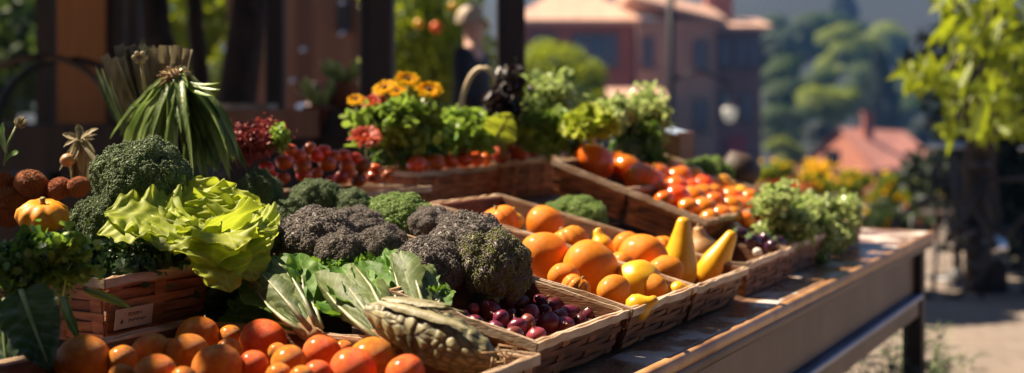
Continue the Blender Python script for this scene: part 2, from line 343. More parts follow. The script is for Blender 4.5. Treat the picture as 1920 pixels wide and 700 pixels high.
ZZ = ground_z(XX, YY)
mb = MB(); n1, n2 = YY.shape; i, j = np.meshgrid(np.arange(n1-1), np.arange(n2-1), indexing='ij')
mb.add(np.stack([XX, YY, ZZ-.004], -1).reshape(-1, 3), np.stack([i*n2+j, i*n2+j+1, (i+1)*n2+j+1, (i+1)*n2+j], -1).reshape(-1, 4))
m_ter = M('hillside_scrub', (.006,.012,.012), (.018,.024,.026), .02, .9, 0, detail=8)
tag(mb.build('terrain', m_ter), kind='structure')

def paving_mat():
    m = M('stone_paving', (.22,.175,.14), (.30,.245,.195), 1.3, .75, .3, 30, detail=8)
    n = m.node_tree; N = n.nodes; L = n.links; b = N['Principled BSDF']
    tc = [x for x in N if x.type == 'TEX_COORD'][0]
    br = N.new('ShaderNodeTexBrick'); br.inputs['Scale'].default_value = 1.6; br.inputs['Mortar Size'].default_value = .012; br.inputs['Color1'].default_value = (1,1,1,1); br.inputs['Color2'].default_value = (.88,.86,.84,1); br.inputs['Mortar'].default_value = (.6,.56,.5,1)
    L.new(tc.outputs['Object'], br.inputs[0])
    cr = [x for x in N if x.type == 'VALTORGB'][0]; mx = N.new('ShaderNodeMixRGB'); mx.blend_type = 'MULTIPLY'; mx.inputs[0].default_value = 1
    L.new(cr.outputs[0], mx.inputs[1]); L.new(br.outputs[0], mx.inputs[2]); L.new(mx.outputs[0], b.inputs['Base Color'])
    return m
mb = MB(); mb.box((1.0, 4.5, -.05), np.eye(3), (13, 11.8, .054)); pave = mb.build('pavement', paving_mat(), smooth=False); tag(pave, kind='structure')
# raised terrace left, behind the stall
mb = MB(); mb.box((-5.2, 11.0, .1), np.eye(3), (5.1, 4.8, .13)); tag(mb.build('terrace_paving', m_apron, smooth=False), kind='structure')

# haze: one closed box of even, pale air
hz = bpy.data.materials.new('haze_air'); hz.use_nodes = True; hn = hz.node_tree
for x in list(hn.nodes):
    if x.type == 'BSDF_PRINCIPLED': hn.nodes.remove(x)
pv = hn.nodes.new('ShaderNodeVolumePrincipled'); pv.inputs['Color'].default_value = (.16,.40,1.0,1); pv.inputs['Density'].default_value = .0006
hn.links.new(pv.outputs[0], [x for x in hn.nodes if x.type == 'OUTPUT_MATERIAL'][0].inputs['Volume'])
mb = MB(); mb.box((0, 850, 118), np.eye(3), (1500, 900, 135)); o = mb.build('haze', hz, smooth=False); tag(o, kind='stuff')

# ------------------------------------------------------------------ buildings
def wall_mat(name, c): return M(name, tuple(x*.8 for x in c), c, .6, .85, .3, 8, detail=8)
m_wall1 = wall_mat('red_plaster', (.32,.11,.06)); m_wall2 = wall_mat('pink_plaster', (.46,.26,.175)); m_wall3 = wall_mat('mauve_plaster', (.36,.15,.12))
m_roof = M('clay_tiles', (.52,.30,.20), (.66,.42,.30), 2, .6, .6, 10, detail=6); m_glass = M('window_glass', (.02,.022,.03), None, 5, .12, spec=.8)
m_roofr = M('red_clay_tiles', (.50,.20,.14), (.60,.27,.19), 2, .65, .6, 10, detail=6)
m_frame = M('window_frame_wood', (.14,.07,.05), None, 5, .6)
def building(label, x0, x1, y0, depth, zb, zt, wm, roof, wins, rm=m_roof, ridge=1.6, extras=None):
    cx = (x0+x1)/2; b = thing('building', label, 'building', (cx, y0, zb), 'plaster town buildings across the valley')
    w_ = MB(); w_.box((cx, y0+depth/2, (zb+zt)/2), np.eye(3), ((x1-x0)/2, depth/2, (zt-zb)/2))
    # string course and cornice
    w_.box((cx, y0-.08, zt-.25), np.eye(3), ((x1-x0)/2+.12, .1, .16)); w_.box((cx, y0-.05, (zb+zt)/2), np.eye(3), ((x1-x0)/2+.03, .06, .1))
    w_.build('wall', wm, b, smooth=False)
    r_ = MB(); e = .55
    X0, X1, Y0, Y1 = x0-e, x1+e, y0-e, y0+depth+e
    if roof == 'gable_x':   # ridge along x, roof plane leans towards the viewer
        v = [(X0,Y0,zt),(X1,Y0,zt),(X1,Y1,zt),(X0,Y1,zt),(X0,(Y0+Y1)/2,zt+ridge),(X1,(Y0+Y1)/2,zt+ridge)]
    elif roof == 'hip': v = [(X0,Y0,zt),(X1,Y0,zt),(X1,Y1,zt),(X0,Y1,zt),(X0+(X1-X0)*.3,(Y0+Y1)/2,zt+ridge),(X0+(X1-X0)*.7,(Y0+Y1)/2,zt+ridge)]
    elif roof == 'shed_r': v = [(X0,Y0,zt+ridge),(X1,Y0,zt),(X1,Y1,zt+.2),(X0,Y1,zt+ridge+.2),(X0,(Y0+Y1)/2,zt+ridge+1.0),(X1,(Y0+Y1)/2,zt+.9)]
    v = np.array(v); v2 = v.copy(); v2[:4, 2] -= .22; v2[4:, 2] -= .05
    V_ = np.concatenate([v, v2])
    r_.add(V_, [np.array([[0,1,5,4],[2,3,4,5],[6,7,1,0][::1],[8,9,3,2]]), np.array([[3,0,4],[1,2,5]]), np.array([[7,6,0,1],[1,2,8,7],[0,6,9,3],[6,7,8,9]])])
    r_.build('roof', rm, b, smooth=False)
    for (wx, wz, ww, wh) in wins:
        f = MB(); f.box((wx, y0-.04, wz), np.eye(3), (ww/2+.1, .07, wh/2+.1)); f.box((wx, y0-.1, wz-wh/2-.16), np.eye(3), (ww/2+.2, .14, .06)); fo = f.build('window', m_frame, b, smooth=False)
        p = MB()
        for sx in (-1, 1): p.box((wx+sx*ww/4, y0-.118, wz), np.eye(3), (ww/4-.04, .004, wh/2-.04))
        po = p.build('pane', m_glass, None, smooth=False); po.parent = fo; po.location = -b.location
    return b
k = 70/F
def bx(px): return (px-960)*k
def bz(py): return EYE-(py-200)*k
building('red plastered building with wide dark windows behind the posts', bx(975), bx(1188), 70, 9, -8, bz(38), m_wall1, 'hip',
         [(bx(1100), bz(95), 1.5, 1.7), (bx(1140), bz(95), 1.0, 1.7), (bx(1020), bz(95), 1.2, 1.7), (bx(1100), bz(215), 1.3, 1.7)], ridge=1.7)
building('tall pink plaster house with small shuttered windows and sloping roof', bx(1192), bx(1336), 69, 8, -8, bz(40), m_wall2, 'shed_r',
         [(bx(1210), bz(100), .55, 1.45), (bx(1308), bz(105), .6, 1.5), (bx(1308), bz(215), .6, 1.5), (bx(1210), bz(215), .55, 1.45)], ridge=1.3)
building('dusky mauve building with pilasters beside the tall pink house', bx(1338), bx(1434), 71, 8, -8, bz(48), m_wall3, 'gable_x',
         [(bx(1365), bz(95), .5, 1.6), (bx(1395), bz(95), .5, 1.6), (bx(1420), bz(95), .5, 1.6), (bx(1365), bz(200), .5, 1.5), (bx(1405), bz(200), .5, 1.5)], ridge=.7)
mb = MB(); mb.box((bx(1368), 74, bz(20)), np.eye(3), (.75, .75, 1.3)); t_ = thing('roof_turret', 'square turret rising above the mauve building roof', 'turret', (bx(1368), 74, bz(48)))
mb.build('turret_wall', m_wall3, t_, smooth=False); mb = MB(); mb.lathe([(1.2,0),(0,1.0)], 4, (bx(1368), 74, bz(20)+1.3)); mb.build('turret_roof', m_roof, t_, smooth=False)
building('low pinkish house with sunlit roof edge in front of the red building', bx(1108), bx(1200), 62, 5, -8, EYE-(186-200)*62/F, m_wall2, 'gable_x', [(bx(1150)*.88, -1.2, .9, 1.1)], ridge=.55)
# red roofed cottage below the hill
c_ = thing('cottage', 'small cottage with red clay tile roof and chimney in the valley', 'house', (22, 82, -8))
def q(px, py, Y): return at(px, py, Y)
e1, e2, e3, e4 = q(1492, 316, 84), q(1640, 316, 78), q(1775, 314, 84), q(1635, 305, 92)
r1, r2 = q(1572, 240, 82), q(1695, 246, 88)
mb = MB(); mb.add([e1, e2, e3, e4, r1, r2, e1-[0,0,.2], e2-[0,0,.2], e3-[0,0,.2], e4-[0,0,.2]], [np.array([[1,2,5,4],[3,0,4,5],[6,7,8,9],[0,1,7,6],[1,2,8,7],[2,3,9,8],[3,0,6,9]])]); mb.build('roof', m_roofr, c_, smooth=False)
mb = MB(); zb = -9.; sh = lambda p, f=.94: np.array([*( (p[:2]-np.array([23,84]))*f+np.array([23,84])), p[2]-.1])
b4 = [sh(e) for e in (e1, e2, e3, e4)]; rr1, rr2 = r1+(r2-r1)*.04-[0,0,.12], r2-(r2-r1)*.04-[0,0,.12]
mb.add(b4+[np.array([*p[:2], zb]) for p in b4]+[rr1, rr2], [np.array([[0,1,5,4],[1,2,6,5],[2,3,7,6],[3,0,4,7]]), np.array([[0,1,8],[2,3,9]])]); mb.build('wall', m_wall1, c_, smooth=False)
mb = MB(); pc = q(1627, 240, 83); mb.box(pc+[0,0,.0], np.eye(3), (.3, .3, 1.0)); mb.box(pc+[0,0,1.0], np.eye(3), (.38, .38, .08)); mb.build('chimney', m_wall1, c_, smooth=False)
for kx, (px, py) in enumerate(((1560, 300), (1700, 340))):
    mb = MB(); p = q(px, py, 77.5 if kx == 0 else 80.0); mb.box(p, np.eye(3), (.5, .05, .6)); mb.build('window', m_glass, c_, smooth=False)
# red banner hung on the mauve building and the white street lantern
mb = MB(); g_ = np.linspace(0, 1, 8)
vv = [(bx(1367)+(bx(1403)-bx(1367))*a, 70.6+.05*math.sin(a*9), bz(255)+(bz(312)-bz(255))*b) for b in g_ for a in g_]
mb.add(vv, np.array([[r*8+c, r*8+c+1, r*8+c+9, r*8+c+8] for r in range(7) for c in range(7)])); tag(mb.build('banner', m_redc), 'crimson cloth banner hanging low on the mauve building', 'banner')
def street_lamp(label, px, py, Y, pole_px, m_l):
    p = at(px, py, Y); zg = float(ground_z(p[0], Y)); r = 28*Y/F*.5
    t = thing('street_lamp', label, 'street lamp', (p[0], Y, zg))
    a = MB(); pp = at(pole_px, py, Y); a.tube([(pp[0], Y, zg), (pp[0], Y, 1.), (pp[0], Y, 3.5+EYE)], [.09, .07, .06], 10); a.lathe([(.16,0),(.16,.25),(.1,.4),(.09,.6)], 12, (pp[0], Y, zg)); a.build('pole', m_black, t)
    a = MB(); a.tube([(pp[0], Y, p[2]+.55), ((pp[0]+p[0])/2, Y, p[2]+.75), (p[0], Y, p[2]+.5), (p[0], Y, p[2]+r)], .03, 8); a.lathe([(0,r*1.3),(r*.3,r*1.1),(r*.5,r*.78),(r*.45,r*.74)], 16, p); a.build('bracket', m_black, t)
    a = MB(); a.lathe([(0,-r*1.3),(r*.6,-r*1.2),(r*.85,-r*.5),(r,0),(r*.95,r*.7),(0,r*.75)], 16, p); a.build('lantern_glass', m_l, t)
m_lan = M('frosted_glass', (.8,.8,.76), None, 5, .25, spec=.6, trans=.6)
street_lamp('dark street lamp post with a round white lantern before the pink house', 1368, 212, 22, 1258, m_lan)

# ------------------------------------------------------------------ trees and bushes
LV = np.array([(0,-1,0),(.45,-.2,.12),(.38,.45,.1),(0,1,-.05),(-.38,.45,.1),(-.45,-.2,.12)])
LF = np.array([[0,1,2,3],[0,3,4,5]])
RND_V = np.array([(0,-1,0),(.55,-.65,.1),(.85,0,.14),(.5,.7,.1),(0,.95,0),(-.5,.7,.1),(-.85,0,.14),(-.55,-.65,.1)]); RND_F = np.array([[0,1,2,3],[0,3,4,5],[0,5,6,7]])
def cloud_pts(clumps, n, g):
    """clumps: rows (cx,cy,cz,rx,ry,rz); returns points mostly near the shells of the clumps"""
    c = np.asarray(clumps, float); vol = (c[:, 3]*c[:, 4]+c[:, 4]*c[:, 5]+c[:, 3]*c[:, 5]); ix = g.choice(len(c), n, p=vol/vol.sum())
    d = g.normal(size=(n, 3)); d /= np.linalg.norm(d, axis=1)[:, None]; rr = g.uniform(.35, 1.05, n)**.45
    return c[ix, :3] + d*rr[:, None]*c[ix, 3:], d
def tree(name, label, cat, base, crown_c, crown_r, n, leaf, mat, group=None, seed=1, ncl=14, trunk_r=.15, lv=LV, lf=LF, bias=.3, squash=.75, limbs=True):
    g = np.random.default_rng(seed); t = thing(name, label, cat, base, group)
    c = np.asarray(crown_c, float); r = np.asarray(crown_r, float)
    d = g.normal(size=(ncl, 3)); d /= np.linalg.norm(d, axis=1)[:, None]; cc = c + d*r*g.uniform(.35, .75, (ncl, 1)); cr = r[None]*g.uniform(.28, .5, (ncl, 1)); cr[:, 2] *= squash
    p, dd = cloud_pts(np.concatenate([cc, cr], 1), n, g)
    m = MB(); m.scatter(lv, lf, p, rots(n, dd*.6+np.array([0,0,.5]), bias, g), leaf*g.uniform(.6, 1.3, n), g.uniform(.65, 1.25, n)); m.build('crown', mat, t)
    if trunk_r:
        m = MB(); b = np.asarray(base, float); top = c + np.array([0,0,r[2]*.2]); mid = b+(top-b)*.5 + np.array([g.uniform(-1,1)*trunk_r*2, 0, 0])
        m.tube([b, b+(mid-b)*.5, mid, top], [trunk_r*1.3, trunk_r, trunk_r*.85, trunk_r*.3], 10)
        if limbs:
            for q_ in cc[:7]: m.tube([mid+(top-mid)*g.uniform(0,.5), (mid+q_)/2+[0,0,r[2]*.1], q_], [trunk_r*.45, trunk_r*.3, trunk_r*.1], 6)
        m.build('trunk', m_bark, t)
    return t
def gz(x, y): return float(ground_z(x, y)) if y > 17 else 0.0
# sunlit round tree left of the red building
p = at(1030, 140, 24); tree('round_tree', 'bright lime green rounded tree in front of the red building', 'tree', (p[0], 24, gz(p[0], 24)), p, (1.05, 1.0, .95), 9000, .055, m_treey, seed=3, ncl=22)
p = at(1110, 180, 25); tree('round_tree', 'smaller lime green bush right of the bright rounded tree', 'tree', (p[0], 25, gz(p[0], 25)), p, (.35, .4, .35), 1800, .05, m_treey, seed=4)
# fruit tree behind the posts
p = at(830, 60, 11); tree('fruit_tree', 'yellow green fruit tree seen between the two thick posts', 'tree', (p[0], 11, 0.23), p, (.75, .9, .95), 6000, .045, m_treey, seed=5, ncl=26, trunk_r=.07)
for i_, (px, py, r_, lb) in enumerate(((818, 52, 11, 'bright orange fruit hanging in the yellow green tree'), (785, 45, 9, 'dull yellow orange fruit left of the bright one in the tree'), (850, 12, 9, 'pale yellow fruit near the top of the tree between the posts'))):
    p = at(px, py, 9.9); m = MB(); rr = r_*9.9/F; m.lathe([(0,-rr),(rr*.6,-rr*.8),(rr,0),(rr*.7,rr*.75),(0,rr)], 16, p); tag(m.build('hanging_fruit', m_redorange if i_ == 0 else m_yel), lb, 'fruit', 'fruit hanging in the fruit tree')
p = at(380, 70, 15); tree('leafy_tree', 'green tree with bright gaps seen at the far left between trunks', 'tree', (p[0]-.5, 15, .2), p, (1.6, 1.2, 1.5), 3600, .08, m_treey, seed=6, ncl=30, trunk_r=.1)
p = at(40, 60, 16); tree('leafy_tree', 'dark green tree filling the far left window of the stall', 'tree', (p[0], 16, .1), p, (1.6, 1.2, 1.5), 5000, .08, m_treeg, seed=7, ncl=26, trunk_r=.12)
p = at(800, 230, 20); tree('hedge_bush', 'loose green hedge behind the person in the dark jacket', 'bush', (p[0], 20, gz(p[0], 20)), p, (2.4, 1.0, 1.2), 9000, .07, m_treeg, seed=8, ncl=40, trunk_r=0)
# hillside trees, lit from the upper left, nearest first
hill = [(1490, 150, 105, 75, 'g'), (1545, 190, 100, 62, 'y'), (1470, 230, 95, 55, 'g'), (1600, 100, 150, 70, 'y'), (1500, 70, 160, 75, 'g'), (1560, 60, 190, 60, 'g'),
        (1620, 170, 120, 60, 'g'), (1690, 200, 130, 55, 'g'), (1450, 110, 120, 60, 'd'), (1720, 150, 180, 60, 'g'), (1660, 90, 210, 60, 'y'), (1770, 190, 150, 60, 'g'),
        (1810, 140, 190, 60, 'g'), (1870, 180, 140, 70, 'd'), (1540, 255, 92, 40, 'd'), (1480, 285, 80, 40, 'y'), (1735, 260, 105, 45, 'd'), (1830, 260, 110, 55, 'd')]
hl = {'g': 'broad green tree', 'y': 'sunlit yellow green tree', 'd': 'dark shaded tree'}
place = ['just right of the mauve building', 'above the cottage roof, slightly left', 'left of the cottage by the mauve building', 'high above the cottage chimney', 'high on the hill near the mauve roof', 'just below the pointed cypress on the hill',
         'directly above the cottage chimney', 'right of the dark conical cypress', 'against the right edge of the mauve building', 'on the upper slope toward the right', 'upper slope behind the dark conical cypress', 'right of the cottage on the slope',
         'high slope behind the leafy branches', 'behind the right hand leafy branches', 'touching the left gable of the cottage', 'low beside the red banner', 'just right of the cottage roof', 'low behind the right hand dark tree trunk']
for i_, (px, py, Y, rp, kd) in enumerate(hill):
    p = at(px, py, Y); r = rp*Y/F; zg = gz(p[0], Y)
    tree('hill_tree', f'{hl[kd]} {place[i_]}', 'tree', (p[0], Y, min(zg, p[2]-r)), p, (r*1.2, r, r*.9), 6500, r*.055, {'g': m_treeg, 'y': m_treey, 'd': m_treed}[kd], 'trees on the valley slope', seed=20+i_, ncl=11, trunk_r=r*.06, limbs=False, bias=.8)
def cypress(label, px, ytop, ybot, Y, wpx, seed):
    g = np.random.default_rng(seed); a = at(px, ytop, Y); b = at(px, ybot, Y); hgt = a[2]-b[2]; t = thing('cypress', label, 'tree', (a[0], Y, b[2]), 'cypresses on the valley slope')
    n = 5000; f = g.uniform(0, 1, n); an = g.uniform(0, 6.28, n); rr = wpx*Y/F*.5*np.sin(np.pi*np.clip(f, 0, 1)**.5*.98)**.8*g.uniform(.7, 1.1, n)*(1+.15*np.sin(an*5+f*9))
    p = np.stack([a[0]+rr*np.cos(an), Y+rr*np.sin(an), b[2]+f*hgt], -1); m = MB(); m.scatter(LV, LF, p, rots(n, g=g), wpx*Y/F*.05, g.uniform(.6, 1.3, n)); m.build('crown', m_treed, t)
    m = MB(); m.tube([(a[0], Y, b[2]-1.5), (a[0], Y, a[2]-hgt*.1)], [wpx*Y/F*.06, .05], 8); m.build('trunk', m_bark, t)
cypress('pointed dark cypress on the hill against the blue mountain', 1583, -30, 50, 230, 46, 1)
cypress('broad dark conical cypress above the right side of the cottage', 1652, 92, 250, 100, 62, 2)
# flowering bushes behind the table end
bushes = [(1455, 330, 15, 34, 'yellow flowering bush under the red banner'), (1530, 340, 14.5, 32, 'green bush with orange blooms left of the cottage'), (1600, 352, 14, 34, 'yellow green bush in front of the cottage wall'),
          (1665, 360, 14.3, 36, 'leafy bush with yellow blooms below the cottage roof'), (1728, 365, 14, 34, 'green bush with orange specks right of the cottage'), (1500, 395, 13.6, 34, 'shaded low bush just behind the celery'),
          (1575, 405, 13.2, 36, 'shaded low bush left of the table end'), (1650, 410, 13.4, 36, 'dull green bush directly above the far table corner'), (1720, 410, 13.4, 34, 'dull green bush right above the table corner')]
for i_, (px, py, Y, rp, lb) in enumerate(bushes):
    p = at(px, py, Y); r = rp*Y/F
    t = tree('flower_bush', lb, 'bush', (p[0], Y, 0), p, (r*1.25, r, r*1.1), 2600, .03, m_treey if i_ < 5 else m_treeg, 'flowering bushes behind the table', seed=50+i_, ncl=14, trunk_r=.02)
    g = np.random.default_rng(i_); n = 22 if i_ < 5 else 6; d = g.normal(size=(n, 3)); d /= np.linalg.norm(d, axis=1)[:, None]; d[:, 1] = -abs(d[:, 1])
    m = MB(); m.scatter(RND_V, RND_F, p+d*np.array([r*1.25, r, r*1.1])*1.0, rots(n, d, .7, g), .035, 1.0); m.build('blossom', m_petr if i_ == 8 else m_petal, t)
mb = MB(); p = at(1480, 350, 14.2); g = np.random.default_rng(5); d = g.normal(size=(60, 3)); mb.scatter(RND_V, RND_F, p+d*np.array([.12, .08, .04]), rots(60, g=g), .03, 1.0); tag(mb.build('red_flowers', m_petr), 'clump of red flowers left of the orange blooms behind the celery', 'flowers', kind='stuff')
mb = MB(); p = at(1535, 310, 14.0); d = g.normal(size=(60, 3)); mb.scatter(RND_V, RND_F, p+d*np.array([.10, .08, .035]), rots(60, g=g), .03, 1.0); tag(mb.build('orange_flowers', m_petal), 'clump of bright orange yellow flowers beside the cottage gable', 'flowers', kind='stuff')
# leafy tree on the right with big leaves, trunk at its foot
def right_tree():
    base = at(1850, 470, 9.0); t = thing('leafy_tree', 'large leafed yellow green tree with dark trunk at the right edge', 'tree', (base[0], 9.0, 0))
    g = np.random.default_rng(77); cl = []
    for px, py, rx, ry, Y in ((1755,155,42,22,6.6),(1728,135,24,16,6.6),(1800,50,26,40,6.6),(1850,90,45,36,6.8),(1910,50,50,50,6.8),(1835,175,38,30,6.6),(1895,165,45,38,7.0),(1930,225,40,30,7),(1798,228,16,40,6.5),(1850,-10,70,30,6.8),(1780,-5,22,22,6.6),(1860,240,28,26,6.8),(1900,-60,120,50,7.2),(1905,110,30,26,6.5)):
        c = at(px, py, Y); cl.append((*c, rx*Y/F, .35, ry*Y/F))
    n = 560; p, d = cloud_pts(cl, n, g); yx = np.array([0,0,1.])+g.normal(0,.72,(n,3)); yx /= np.linalg.norm(yx, axis=1)[:, None]; zx = np.cross(yx, g.normal(size=(n,3))); zx /= np.linalg.norm(zx, axis=1)[:, None]; ro = np.stack([np.cross(yx, zx), yx, zx], -1)
    # blades hang: y axis of the leaf points down
    m = MB(); m.scatter(LV*[.75,1.35,1], LF, p, ro, .062*g.uniform(.6, 1.25, n), g.uniform(.6, 1.25, n)); m.build('crown', m_treey, t)
    m = MB(); b = np.array([base[0], 9, 0]); m.tube([b, b+[-.05,0,.9], at(1840, 240, 8.6), at(1850, 60, 8.0), at(1900, -120, 8)], [.15, .11, .10, .08, .06], 12)
    for c in cl[::2]: m.tube([at(1850, 100, 8.2), (at(1850, 60, 7.6)+np.array(c[:3]))/2, c[:3]], [.04, .025, .008], 6)
    m.build('trunk', m_bark, t)
right_tree()
t = thing('shade_tree', 'high spreading tree out of view whose branches shade the paving at right', 'tree', (5.5, 12.8, 0))
g = np.random.default_rng(92); cl = []
for cx_, cy_, cz_ in ((1.3,11.0,3.3),(1.9,11.5,3.5),(2.5,11.1,3.3),(3.0,11.8,3.6),(2.2,10.6,3.2),(3.6,12.4,3.7),(4.2,12.9,3.8),(4.6,12.2,3.7),(3.3,11.2,3.5),(3.9,11.8,3.6),(5.0,12.9,3.9)): cl.append((cx_-2.0, cy_-1.7, cz_, .5, .42, .22))
p, dd = cloud_pts(cl, 9000, g); m = MB(); m.scatter(LV, LF, p, rots(9000, dd*.5+np.array([0,0,.6]), .35, g), .09, g.uniform(.7,1.2,9000)); m.build('crown', m_treeg, t)
m = MB(); m.tube([(5.5,12.8,0),(5.45,12.8,1.8),(5.2,12.75,3.0),(4.6,12.5,3.7)], [.18,.15,.12,.08], 10)
m.tube([(5.2,12.75,3.0), (3.6,11.6,3.75), (1.6,10.2,3.7), (-.2,9.4,3.6)], [.09,.07,.05,.02], 8)
for q_ in cl[::2]: m.tube([(2.0,10.5,3.7), ((2.0+q_[0])/2, (10.5+q_[1])/2, 3.6), q_[:3]], [.06,.04,.015], 6)
m.build('trunk', m_bark, t)
p = at(1835, 350, 11.5); tree('dark_hedge', 'dark shrub behind the pale blue cafe table', 'bush', (p[0], 11.5, 0), (p[0], 11.5, .62), (.33, .4, .78), 6000, .05, m_treed, seed=94, ncl=30, trunk_r=0)
p = at(1900, 330, 10.5); tree('dark_hedge', 'tall dark shrub behind the bicycle at the right edge', 'bush', (p[0]+.1, 10.5, 0), (p[0]+.15, 10.5, .95), (1.1, .5, 1.2), 14000, .055, m_treed, seed=91, ncl=40, trunk_r=0)
# ------------------------------------------------------------------ bicycle, cafe table
def bicycle(px, Y):
    c = at(px, 440, Y); x0 = c[0]; t = thing('bicycle', 'dark bicycle with bright handlebar parked before the hedge at right', 'bicycle', (x0, Y, 0))
    rw = .34
    for sx in (-.5, .5):
        a = MB(); an = np.linspace(0, 2*np.pi, 41); pts = np.stack([x0+sx+rw*np.cos(an), Y+0*an+sx*.1, rw+rw*np.sin(an)], -1); a.tube(pts, .018, 8, caps=False); wo = a.build('wheel', m_black, t)
        a = MB()
        for q_ in range(14):
            an2 = q_*2*np.pi/14; a.tube([(x0+sx, Y+sx*.1, rw), (x0+sx+(rw-.02)*math.cos(an2), Y+sx*.1, rw+(rw-.02)*math.sin(an2))], .003, 4)
        s_ = a.build('spokes', m_chrome, None); s_.parent = wo; s_.location = -t.location
    a = MB(); P = lambda x, z: (x0+x, Y+x*.2, z)
    for u_, v_ in ((P(-.5,.34), P(-.12,.34)), (P(-.12,.34), P(-.2,.85)), (P(-.2,.8), P(.34,.82)), (P(.36,.88), P(.5,.34)), (P(-.12,.34), P(.35,.78)), (P(-.5,.34), P(-.2,.8))): a.tube([u_, v_], .018, 8)
    a.build('frame', m_black, t)
    a = MB(); a.tube([P(.36,.85), P(.34,1.0), P(.28,1.02)], .013, 8); a.tube([(x0+.2, Y-.3, 1.0), (x0+.3, Y-.1, 1.03), (x0+.3, Y+.2, 1.03), (x0+.2, Y+.35, 1.0)], .013, 8); a.build('handlebar', m_chrome, t)
    a = MB(); a.lathe([(0,-.02),(.06,-.01),(.07,.01),(.03,.04),(0,.045)], 12, P(-.22,.9)); a.build('saddle', m_black, t)
    a = MB(); a.tube([P(-.12,.34), P(-.02,.22)], .01, 6); a.lathe([(0,-.01),(.09,-.01),(.09,.01),(0,.01)], 20, P(-.12,.34), (0,1,0)); a.build('crank', m_chrome, t)
bicycle(1895, 8.7)
def cafe_table(px, Y):
    c = at(px, 440, Y); t = thing('cafe_table', 'small round cafe table with pale blue top right of the cottage', 'table', (c[0], Y, 0)); x, y = c[0], Y
    a = MB(); a.lathe([(0,.99),(.2,.99),(.215,1.0),(.215,1.02),(.2,1.03),(0,1.03)], 28, (x, y, 0)); a.build('table_top', m_blue, t)
    a = MB(); a.tube([(x, y, .02), (x, y, .99)], .03, 10); a.lathe([(.22,0),(.22,.02),(.05,.05),(.03,.1)], 20, (x, y, 0)); a.build('pedestal', m_black, t)
cafe_table(1795, 9.6)
def chair(px, Y, label, rz):
    c = at(px, 440, Y); t = thing('cafe_chair', label, 'chair', (c[0], Y, 0), 'dark cafe chairs'); cr, sr = math.cos(rz), math.sin(rz)
    P = lambda x, y, z: (c[0]+x*cr-y*sr, Y+x*sr+y*cr, z)
    for sx in (-.19, .19):
        for sy in (-.19, .19):
            a = MB(); a.tube([P(sx*1.1, sy*1.1, 0), P(sx, sy, .45)], .014, 8); a.build('leg', m_black, t)
    a = MB(); a.lathe([(0,.44),(.2,.44),(.21,.455),(.2,.47),(0,.47)], 24, P(0,0,0)); a.build('seat', m_post, t)
    a = MB(); a.tube([P(-.19,.19,.45), P(-.18,.24,.75), P(-.1,.27,.92), P(0,.28,.95), P(.1,.27,.92), P(.18,.24,.75), P(.19,.19,.45)], .014, 8)
    for sx in (-.08, 0, .08): a.tube([P(sx,.2,.46), P(sx,.27,.92)], .008, 6)
    a.build('backrest', m_black, t)
chair(1835, 8.9, 'dark bentwood cafe chair beside the leafy tree trunk', .5)
chair(1775, 10.2, 'dark cafe chair behind the pale blue cafe table', -2.4)

# ------------------------------------------------------------------ stall posts, roof, far left kiosk
def post(px, wpx, Y, label, ztop=2.55):
    x = (px-960)/F*Y; h = wpx*Y/F/2; t = thing('stall_post', label, 'post', (x, Y, 0), 'dark wooden posts of the market stall')
    a = MB(); a.box((x, Y, ztop/2), (Z, (1,0,0), (0,1,0)), (ztop/2, h, h), bev=.008); a.build('post_shaft', m_post, t, smooth=False)
    a = MB(); a.box((x, Y, .06), (Z, (1,0,0), (0,1,0)), (.06, h+.02, h+.02), bev=.006); a.build('post_foot', m_black, t, smooth=False)
post(708, 60, 5.4, 'thickest dark post, behind the yellow flowers'); post(958, 54, 6.2, 'dark post right of the person, behind the hooped basket')
post(517, 34, 7.0, 'slim black post left of the brown board wall'); post(250, 26, 6.6, 'thin black post right of the ochre panel')
a = MB(); x = (937-960)/F*6.4; a.tube([(x, 6.4, 0), (x, 6.4, 2.5)], .008, 8); tag(a.build('bamboo_cane', m_wick), 'thin pale cane standing just left of the dark post by the person', 'cane')
# kiosk at far left
t = thing('market_kiosk', 'dark timber kiosk with an ochre panel at the far left', 'kiosk', (-2.6, 8.0, .0))
a = MB(); c = at(155, 70, 7.2); a.box((c[0], 7.2, 1.25), np.eye(3), (.135, .03, 1.25)); a.build('ochre_panel', m_wall_o, t, smooth=False)
a = MB()
for px, wp in ((88, 30), (202, 26), (228, 22)): a.box(((px-960)/F*7.25, 7.25, 1.3), np.eye(3), (wp*7.2/F/2, .05, 1.3))
a.box((-2.7, 7.3, .45), np.eye(3), (.9, .05, .45)); a.build('timber_frame', m_post, t, smooth=False)
a = MB(); a.box((-2.55, 6.9, .93), np.eye(3), (1.0, .35, .02)); a.box((-2.55, 6.6, .45), np.eye(3), (.95, .02, .44)); a.build('counter', m_post, t, smooth=False)
a = MB(); a.box((-2.8, 7.6, 2.62), np.eye(3), (1.2, 1.6, .05)); a.build('roof_board', m_post, t, smooth=False)
